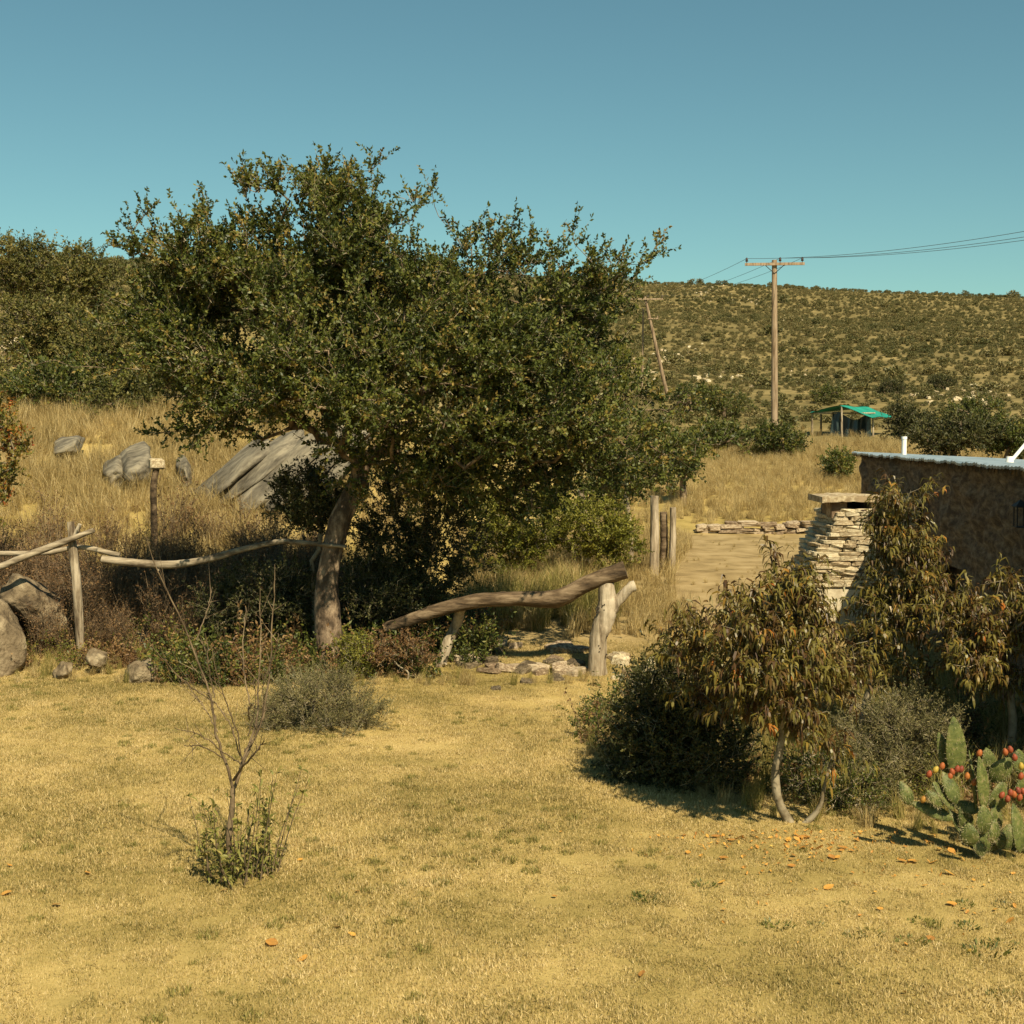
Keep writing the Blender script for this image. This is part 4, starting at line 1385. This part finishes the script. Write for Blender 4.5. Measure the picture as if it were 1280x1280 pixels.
# ------------------------------------------------------------------ trees and bushes behind
bgk = dict(per=16, twigs=5, tl=(.25, .7), size=(.11, .055), tip=.008, seg=.5)


def bush(name, px, py, Y, rx, ry, rd, n, label, leaf, seed, group='bushes on the left slope', base_px=None):
    s = F / Y
    bs = XG(px, Y)
    r_ = np.random.default_rng(seed)
    lb = [LB(px, py, Y, rx * .75, ry * .8, rd)] + [LB(px + r_.uniform(-.55, .55) * rx, py + r_.uniform(-.5, .6) * ry, Y + r_.normal(0, .5), rx * r_.uniform(.35, .55), ry * r_.uniform(.35, .5), rd * .6) for _ in range(5)]
    cc = P(px, py + ry * .3, Y)
    make_tree(name, bs, [bs - np.array((0, 0, .2)), (bs + cc) / 2 + r_.normal(0, .1, 3), cc], [.14, .11, .08], lb, n, label, 'tree' if ry > 60 else 'shrub', leaf, 'bark', seed, None, group=group, sides=7, **bgk)


bush('hillside_tree', 25, 345, 50, 70, 55, 1.8, 260, 'brownish-green tree topping the far-left bushes', 'leaf_khaki', 201)
bush('hillside_tree', 108, 355, 49, 50, 62, 1.6, 240, 'upright green tree with a sharp top left of the thorn tree', 'leaf_khaki', 202)
bush('hillside_tree', 60, 420, 45, 75, 55, 1.6, 260, 'dull olive bush below the hilltop tree', 'leaf_khaki', 203)
bush('hillside_shrub', 125, 450, 43, 60, 45, 1.4, 200, 'rounded olive bush beside the tips of the thorn tree', 'leaf_khaki', 204)
bush('hillside_shrub', 70, 490, 40.5, 75, 38, 1.2, 230, 'dark low bush above the straw grass', 'leaf_olive', 205)
bush('hillside_shrub', 160, 500, 40, 60, 40, 1.2, 200, 'brown-green bush above the straw grass, near the thorn tree', 'leaf_khaki', 206)
bush('hillside_shrub', 230, 480, 42, 70, 55, 1.4, 200, 'olive bush seen through the thorn tree edge', 'leaf_khaki', 207)
bush('hillside_shrub', -40, 460, 42, 70, 60, 1.4, 160, 'bush beside the pale rock outcrop', 'leaf_khaki', 208)
bush('hillside_shrub', 200, 400, 62, 90, 55, 2.4, 200, 'yellowish bush further up the left slope', 'leaf_green', 209)
bush('hillside_shrub', 330, 400, 70, 80, 50, 2.6, 160, 'far olive bush behind the crown', 'leaf_khaki', 210)
shrub('autumn_shrub', -22, 24.0, [LB(-18, 490, 24, 28, 60, .5), LB(-5, 560, 24, 30, 50, .5), LB(20, 552, 24, 22, 14, .3), LB(-5, 612, 23.8, 22, 24, .4)], 130, 'shrub with red and yellow autumn leaves at the slope edge', 'leaf_autumn', 211, per=14, size=(.07, .035), twigs=4, r0=.04)
for i, (px, py, Y, rx, ry, leaf, lab) in enumerate(((970, 553, 58, 42, 20, 'leaf_olive', 'green bush hiding the foot of the straight power pole'), (1047, 581, 50, 17, 11, 'leaf_olive', 'small lone bush in the straw field before the shelter'),
                                                    (1195, 545, 52, 75, 26, 'leaf_dark', 'wide dark bush directly behind the house roof'), (1262, 552, 52, 40, 20, 'leaf_olive', 'bush behind the white roof stay'), (1130, 530, 66, 40, 22, 'leaf_dark', 'dark bush right beside the turquoise shelter'),
                                                    (1220, 520, 68, 50, 22, 'leaf_olive', 'olive bush above the dark bush behind the roof'), (855, 575, 44, 26, 26, 'leaf_olive', 'bush at the edge of the straw field under the crown tip'), (900, 548, 60, 36, 18, 'leaf_olive', 'spreading bush in the straw field beside the crown tip'),
                                                    (1115, 487, 118, 24, 16, 'leaf_dark', 'dark round bush on the slope above the shelter'), (1178, 480, 126, 20, 10, 'leaf_dark', 'dark flat bush on the slope, right of the round one'), (768, 462, 82, 34, 38, 'leaf_green', 'yellow-green tree below the leaning pole'),
                                                    (862, 498, 100, 34, 18, 'leaf_olive', 'low olive bush at the foot of the leaning pole'), (905, 500, 90, 40, 18, 'leaf_olive', 'low bush on the slope behind the straw field'), (1035, 492, 110, 24, 12, 'leaf_olive', 'low bush on the slope left of the shelter roof'))):
    bush('field_bush', px, py, Y, rx, ry, max(.5, rx / F * Y * .7), int(60 + rx * 1.6), lab, leaf, 230 + i, 'bushes in the field and lower slope')


# hillside shrubs: proto meshes shared by single objects near, and one mass beyond
def hill_proto(seed, n=260):
    r = np.random.default_rng(seed)
    mb = MB()
    lob = [((0, 0, .38), (.5, .5, .34))] + [((r.uniform(-.4, .4), r.uniform(-.4, .4), r.uniform(.25, .55)), (.3, .3, .25)) for _ in range(4)]
    p, d = lobe_points(lob, n, r, .7)
    p[:, 2] = np.maximum(p[:, 2], 0.0)
    D = norm(d * .6 + np.array((0, 0, .5)) + r.normal(size=(n, 3)) * .6)
    leaves(mb, p, D, r.uniform(.12, .26, n), .11, r, 0, np.clip(r.normal(.5, .2, n), 0, 1))
    b = np.zeros((14, 3))
    b[:, :2] = r.normal(0, .06, (14, 2))
    b[:, 2] = -.1
    spikes(mb, b, p[:14], .02, 0, .6)
    return mb.mesh('hill_shrub', [M['hill_shrub']])


HP = [hill_proto(300 + i) for i in range(8)]
r = np.random.default_rng(55)
m_ = 52000
Y_ = 62 + 330 * r.uniform(size=m_) ** .75
u_ = r.uniform(-.6, .6, m_)
x_ = u_ * Y_
dens = .42 + .45 * bumps(x_, Y_, 7, 2) + .2 * sstep(120, 260, Y_)
k_ = (r.uniform(size=m_) < dens) & ~((np.abs(x_ - 19.3) < 6) & (np.abs(Y_ - 79) < 4)) & ~((Y_ < 79) & (u_ > .2) & (u_ < .29))
sc_ = (.35 + r.gamma(1.6, .24, m_)) * (1.0 - .15 * sstep(140, 300, Y_))
pts = np.column_stack([x_, Y_, sc_])[k_][:10600]
pz = height(pts[:, 0], pts[:, 1])
app = pts[:, 2] / pts[:, 1]
app[pts[:, 0] / pts[:, 1] < -.0] = 0
order = np.argsort(-app)
near, far = order[:280], order[280:]
for i in near:
    o = bpy.data.objects.new('hill_bush', HP[int(r.integers(8))])
    C.objects.link(o)
    s = pts[i, 2]
    o.location = (pts[i, 0], pts[i, 1], pz[i] - .03)
    o.rotation_euler = (0, 0, r.uniform(0, 6.28))
    o.scale = (s * r.uniform(.9, 1.5), s * r.uniform(.9, 1.5), s * r.uniform(.55, .9))
    tag(o, 'low scrub bush dotted on the open hillside', 'bush', 'scrub bushes on the hillside')
hp_objs = [bpy.data.objects.new('hill_shrub', m) for m in HP]
fp = np.column_stack([pts[far, 0], pts[far, 1], pz[far] - .03])
m2_ = 34000
Y2 = 60 + 335 * r.uniform(size=m2_) ** .7
u2 = r.uniform(-.6, .6, m2_)
k2 = ~((Y2 < 84) & (u2 > .2) & (u2 < .29))
Y2, u2 = Y2[k2], u2[k2]
fp2 = np.column_stack([u2 * Y2, Y2, height(u2 * Y2, Y2) - .03])
s2 = r.uniform(.2, .6, len(Y2)) * (1 + .3 * sstep(150, 300, Y2))
fp = np.vstack([fp, fp2])
fs = np.concatenate([pts[far, 2] * 1.1, s2])
scatter('hillside_scrub', hp_objs, fp, r.uniform(0, 6.28, len(fp)), fs, r.integers(0, 8, len(fp)), 'mass of olive scrub covering the distant hill', 'scrub', 0.05, r)

# pale stones on the hill
sp_ = []
for (px, py, n, sd) in ((880, 368, 40, 12), (935, 375, 30, 15), (990, 402, 12, 10), (850, 445, 40, 25), (1230, 492, 40, 30), (1180, 500, 30, 40), (890, 470, 30, 20), (1000, 470, 20, 60), (820, 465, 16, 12)):
    for _ in range(n):
        g_ = G(px + r.normal(0, sd), py + r.normal(0, 6))
        sp_.append(g_)
sp_ = np.array(sp_)
spo = []
for i in range(3):
    spo.append(bpy.data.objects.new('hill_stone', STONES[i]))
scatter('hill_stones', spo, sp_ + np.array((0, 0, .02)), r.uniform(0, 6, len(sp_)), r.uniform(.12, .5, len(sp_)), r.integers(0, 3, len(sp_)), 'pale stones littering bare patches of the hillside', 'stones', .3, r)

# ------------------------------------------------------------------ grasses
r = np.random.default_rng(66)
lawn_p = []
for i in range(6):
    mb = MB()
    blades(mb, 520, r, .30, .042, .0042, 1.1, 0, 1)
    lawn_p.append(proto(mb, 'lawn_patch', [M['lawn']]))
p = jgrid(-13, 13, 6.0, 22.3, .21, r)
p = p[np.abs(p[:, 0]) < p[:, 1] * .52 + 1.0]
sc = .75 + .35 * bumps(p[:, 0], p[:, 1], .7, 4) + r.uniform(0, .3, len(p))
scatter('lawn_grass', lawn_p, with_z(p), r.uniform(0, 6.28, len(p)), np.clip(sc, .55, 1.5), r.integers(0, 6, len(p)), 'short dry straw-coloured mown grass of the lawn', 'grass', .03, r)

tuft_p = []
for i in range(4):
    mb = MB()
    blades(mb, 70, r, .075, .060, .0035, .9, 0, 2)
    tuft_p.append(proto(mb, 'lawn_tuft', [M['reed']]))
p = jgrid(-13, 13, 6.5, 21.5, .26, r)
bb2 = bumps(p[:, 0], p[:, 1], 1.1, 11) + .5 * bumps(p[:, 0], p[:, 1], .35, 2)
p = p[(np.abs(p[:, 0]) < p[:, 1] * .52 + 1.0) & (r.uniform(size=len(p)) < np.clip(bb2 * 1.3 + .02, 0, .8))]
scatter('lawn_tufts', tuft_p, with_z(p), r.uniform(0, 6.28, len(p)), r.uniform(.5, 1.2, len(p)), r.integers(0, 4, len(p)), 'greener uneven tufts of grass patching the dry lawn', 'grass', .05, r)

tall_p = []
for i in range(6):
    mb = MB()
    blades(mb, 90, r, .17, .62, .0042, .75, 0, 2)
    tall_p.append(proto(mb, 'grass_tuft', [M['straw']]))


def field(name, label, cond, x0, x1, y0, y1, st, s0, s1, protos=tall_p, seed=1, cat='grass'):
    rr = np.random.default_rng(seed)
    p = jgrid(x0, x1, y0, y1, st, rr)
    k = cond(p[:, 0], p[:, 1], rr)
    p = p[k]
    scatter(name, protos, with_z(p, -.02), rr.uniform(0, 6.28, len(p)), rr.uniform(s0, s1, len(p)), rr.integers(0, len(protos), len(p)), label, cat, .17, rr)


field('slope_grass', 'tall straw grass on the slope left of the tree', lambda x, y, q: (x / y < -.06) & (x / y > -.6) & (q.uniform(size=len(x)) < .55 + .45 * bumps(x, y, 1.2, 2)), -24, 0, 23.6, 41, .26, .6, 1.25, seed=2)
field('field_grass', 'tall straw grass field beyond the terrace wall', lambda x, y, q: (x / y > .06) & (x / y < .42) & ~((y > 66) & (y < 83) & (x / y > .2) & (x / y < .295) & (q.uniform(size=len(x)) < .8)) & (q.uniform(size=len(x)) < .8 * (1 - sstep(60, 78, y)) + .25 * bumps(x, y, 2.5, 2) + .08), 2, 32, 40.3, 84, .36, .45, .95, seed=3)
field('verge_grass', 'straw grass growing beyond the gate and beside the clearing', lambda x, y, q: (x / y > -.04) & (x / y < .125 + .02 * bumps(x, y, 1, 3)) & (q.uniform(size=len(x)) < .55 + .4 * bumps(x, y, .9, 7)), -2, 6, 22.6, 39, .25, .4, 1.0, seed=4)
reed_p = []
for i in range(4):
    mb = MB()
    blades(mb, 80, r, .13, .85, .0046, .55, 0, 2)
    reed_p.append(proto(mb, 'reed_tuft', [M['reed']]))
field('green_grass', 'tall greenish grass clump below the yellow-green bushes', lambda x, y, q: (x / y > -.03) & (x / y < .075) & (q.uniform(size=len(x)) < .7), -1, 2.5, 23.2, 26, .28, .6, 1.2, reed_p, 5)
field('clearing_grass', 'sparse low grass tufts on the bare clearing', lambda x, y, q: (x / y > .10) & (x / y < .24) & (q.uniform(size=len(x)) < .25 + .35 * bumps(x, y, .8, 5)), 2, 8, 23, 39.2, .35, .08, .28, seed=14)
field('edge_grass', 'rank dry grass under the peach trees and cactus', lambda x, y, q: (x / y > .10) & (x / y < .40) & (y > 12.6 + 1.6 * sstep(.27, .1, x / y)) & (q.uniform(size=len(x)) < .5 + .4 * bumps(x, y, .8, 9)), 1.2, 6.6, 12.3, 19, .24, .3, .95, reed_p[:2] + tall_p[:2], 6)

field('fringe_grass', 'ragged half-tall grass along the far edge of the lawn', lambda x, y, q: (x / y > -.58) & (x / y < .07) & (y > 19.7 + .7 * bumps(x, y, .9, 6)) & (q.uniform(size=len(x)) < .55 + .3 * bumps(x, y, .5, 3)) & ~((x / y > -.03) & (x / y < .055) & (y > 20.4)), -13, 1.6, 19.3, 21.6, .2, .12, .42, reed_p[:2] + tall_p[:3], 21)
field('bush_fringe', 'ragged grass at the foot of the bushes and cactus', lambda x, y, q: (x / y > .05) & (x / y < .42) & (y > np.interp(x / y, [.05, .09, .2, .3, .4], [15.6, 14.2, 12.6, 12.2, 11.4]) + .25 * bumps(x, y, .5, 6)) & (q.uniform(size=len(x)) < .55), .6, 6, 11.2, 16.5, .19, .12, .45, reed_p[:2] + tall_p[:3], 22)
# dry red-brown stems along the fence
stem_p = []
for i in range(5):
    mb = MB()
    n = 26
    a = r.uniform(0, 6.28, n)
    A = np.stack([np.cos(a) * .15 * r.uniform(0, 1, n), np.sin(a) * .15 * r.uniform(0, 1, n), np.full(n, -.05)], 1)
    D = norm(np.stack([r.normal(0, .22, n), r.normal(0, .22, n), np.ones(n)], 1))
    L_ = r.uniform(.5, 1.25, n)
    B = A + D * L_[:, None]
    spikes(mb, A, B, .007, 0)
    k = np.repeat(np.arange(n), 7)
    s_ = r.uniform(.3, .95, len(k))[:, None]
    A2 = A[k] + (B - A)[k] * s_
    D2 = norm(D[k] + r.normal(0, .5, (len(k), 3)))
    B2 = A2 + D2 * r.uniform(.1, .35, len(k))[:, None]
    spikes(mb, A2, B2, .004, 0)
    k2 = np.repeat(np.arange(len(k)), 3)
    C2 = A2[k2] + (B2 - A2)[k2] * r.uniform(.2, 1, len(k2))[:, None]
    leaves(mb, C2, norm(r.normal(size=(len(k2), 3)) + np.array((0, 0, -.2))), .045, .016, r, 1, r.uniform(0, 1, len(k2)))
    stem_p.append(proto(mb, 'dry_stems', [M['brown_twig'], M['leaf_brown']]))
field('dry_thicket', 'thicket of dry red-brown stems behind the rails', lambda x, y, q: (x / y > -.55) & (x / y < -.10) & (q.uniform(size=len(x)) < .85), -13, -1.8, 21.9, 25.2, .30, .6, 1.15, stem_p, 7, 'weeds')

field('bare_stems', 'tall dark bare stems standing in the straw grass behind the rails', lambda x, y, q: (x / y > -.55) & (x / y < -.15) & (q.uniform(size=len(x)) < .30), -15, -3, 23.5, 28, .5, .9, 1.5, stem_p, 17, 'weeds')

weed_p = []
for i in range(5):
    mb = MB()
    n = 18
    A = np.column_stack([r.normal(0, .1, n), r.normal(0, .1, n), np.full(n, -.03)])
    D = norm(np.column_stack([r.normal(0, .4, n), r.normal(0, .4, n), np.ones(n)]))
    B = A + D * r.uniform(.2, .6, n)[:, None]
    spikes(mb, A, B, .005, 0)
    k = np.repeat(np.arange(n), 22)
    s_ = r.uniform(.15, 1.02, len(k))[:, None]
    leaves(mb, A[k] + (B - A)[k] * s_, norm(D[k] * .4 + r.normal(size=(len(k), 3))), r.uniform(.03, .07, len(k)), .022, r, 1, np.clip(r.normal(.4 + .35 * (i % 2), .2, len(k)), 0, 1))
    weed_p.append(proto(mb, 'weed', [M['brown_twig'], M['leaf_olive'] if i < 3 else M['leaf_brown']]))
field('undergrowth', 'leafy undergrowth in the shade round the tree foot', lambda x, y, q: (x / y > -.26) & (x / y < np.where(y > 20.95, -.02, -.062)) & (y > 20.0 + .6 * bumps(x, y, .6, 4)) & (q.uniform(size=len(x)) < .85), -6.5, -.3, 19.4, 24, .22, .5, 1.6, weed_p, 8, 'weeds')
field('shade_weeds', 'weeds under the peach trees behind the dark bush', lambda x, y, q: (x / y > .06) & (x / y < .38) & (y > 13.3 + 2.0 * sstep(.2, .08, x / y)) & (q.uniform(size=len(x)) < .45), .8, 6.5, 12.8, 19.5, .3, .5, 1.1, weed_p, 9, 'weeds')
field('fence_weeds', 'brown weeds round the boulders and fence foot', lambda x, y, q: (x / y > -.58) & (x / y < -.24) & (y > 20.7) & (q.uniform(size=len(x)) < .6), -13, -4.5, 20.6, 23, .26, .5, 1.1, [weed_p[3], weed_p[4], weed_p[1]], 10, 'weeds')

# ------------------------------------------------------------------ small weeds and fallen leaves on the lawn
wm = []
for i in range(4):
    mb = MB()
    n = 60
    a = r.uniform(0, 6.28, n)
    q = .10 * np.sqrt(r.uniform(0, 1, n))
    A = np.stack([np.cos(a) * q, np.sin(a) * q, np.full(n, .0)], 1)
    D = norm(np.stack([np.cos(a), np.sin(a), r.uniform(.4, 1.6, n)], 1))
    leaves(mb, A, D, r.uniform(.02, .05, n), .012, r, 0, np.clip(r.normal(.6, .2, n), 0, 1), .1)
    wm.append(mb.mesh('weed', [M['leaf_olive']]))
for (px, py, s) in ((880, 1107, 1), (812, 1125, 1.2), (972, 1158, 1.1), (1022, 1158, .7), (1068, 1172, .8), (1090, 1168, .9), (1152, 1153, .9), (1140, 1178, 1.1), (1203, 1131, .9), (1208, 1160, 1), (1232, 1190, 1.5), (1255, 1182, 1), (1253, 1132, .8), (1255, 1248, 1), (805, 1120, .9), (1053, 1131, .6), (925, 1180, .5), (590, 1085, .6)):
    g_ = G(px, py)
    o = bpy.data.objects.new('lawn_weed', wm[int(r.integers(4))])
    C.objects.link(o)
    o.location = g_ + np.array((0, 0, -.005))
    o.scale = (s, s, s)
    o.rotation_euler = (0, 0, r.uniform(0, 6.28))
    tag(o, 'small dark green weed growing in the dry lawn', 'weed', 'weeds in the lawn')


def fallen_mesh(seed):
    r = np.random.default_rng(seed)
    V, n = [], 7
    for i in range(n):
        f = i / (n - 1)
        w = .5 * math.sin(math.pi * f ** .8) ** .8 if 0 < f < 1 else .01
        z = .25 * (f - .5) ** 2 + r.normal(0, .02)
        V += [(f - .5, -w * .55, z + .10 * w), (f - .5, 0, z - .04), (f - .5, w * .55, z + .12 * w)]
    mb = MB()
    fs = []
    for i in range(n - 1):
        for j in (0, 1):
            fs.append((3 * i + j, 3 * i + 3 + j, 3 * i + 4 + j, 3 * i + 1 + j))
    mb.add(V, fs, r.uniform(.2, .9))
    return mb.mesh('fallen_leaf', [M['litter']])


FL = [fallen_mesh(i) for i in range(6)]
fl = [(340, 1181, .13), (378, 1203, .085), (802, 1222, .075), (70, 1134, .09), (8, 1120, .10), (110, 1094, .07), (280, 1117, .07), (422, 1162, .07), (1036, 1112, .09), (1100, 1140, .05), (1262, 1155, .08), (1244, 1141, .06), (1145, 1080, .07), (1167, 1080, .08),
      (1187, 1095, .09), (905, 1075, .08), (902, 1106, .07), (440, 1172, .06), (375, 1078, .05), (1130, 1245, .05), (925, 1050, .08), (1163, 1176, .07), (693, 1124, .05), (447, 1118, .05), (12, 1085, .05)]
for i in range(34):
    fl.append((r.normal(1000, 75), 1046 + abs(r.normal(0, 22)), r.uniform(.05, .09)))
for (px, py, s) in fl:
    g_ = G(px, py)
    o = bpy.data.objects.new('fallen_leaf', FL[int(r.integers(6))])
    C.objects.link(o)
    o.location = g_ + np.array((0, 0, .022))
    o.scale = (s * 1.1, s * 1.3, s * .4)
    o.rotation_euler = (r.normal(0, .25), r.normal(0, .25), r.uniform(0, 6.28))
    tag(o, 'fallen orange leaf lying on the dry lawn', 'leaf', 'fallen orange leaves')

litter_o = [bpy.data.objects.new('leaf_bit', FL[i]) for i in range(6)]
lp = []
for i in range(300):
    if i < 200: lp.append(G(r.normal(985, 85), 1040 + abs(r.normal(0, 18))))
    else: lp.append(G(r.uniform(900, 1270), 1050 + abs(r.normal(0, 60))))
lp = np.array(lp) + np.array((0, 0, .02))
scatter('leaf_litter', litter_o, lp, r.uniform(0, 6.28, len(lp)), r.uniform(.02, .05, len(lp)), r.integers(0, 6, len(lp)), 'small bits of orange leaf litter strewn under the forked peach tree', 'leaf litter', .5, r)
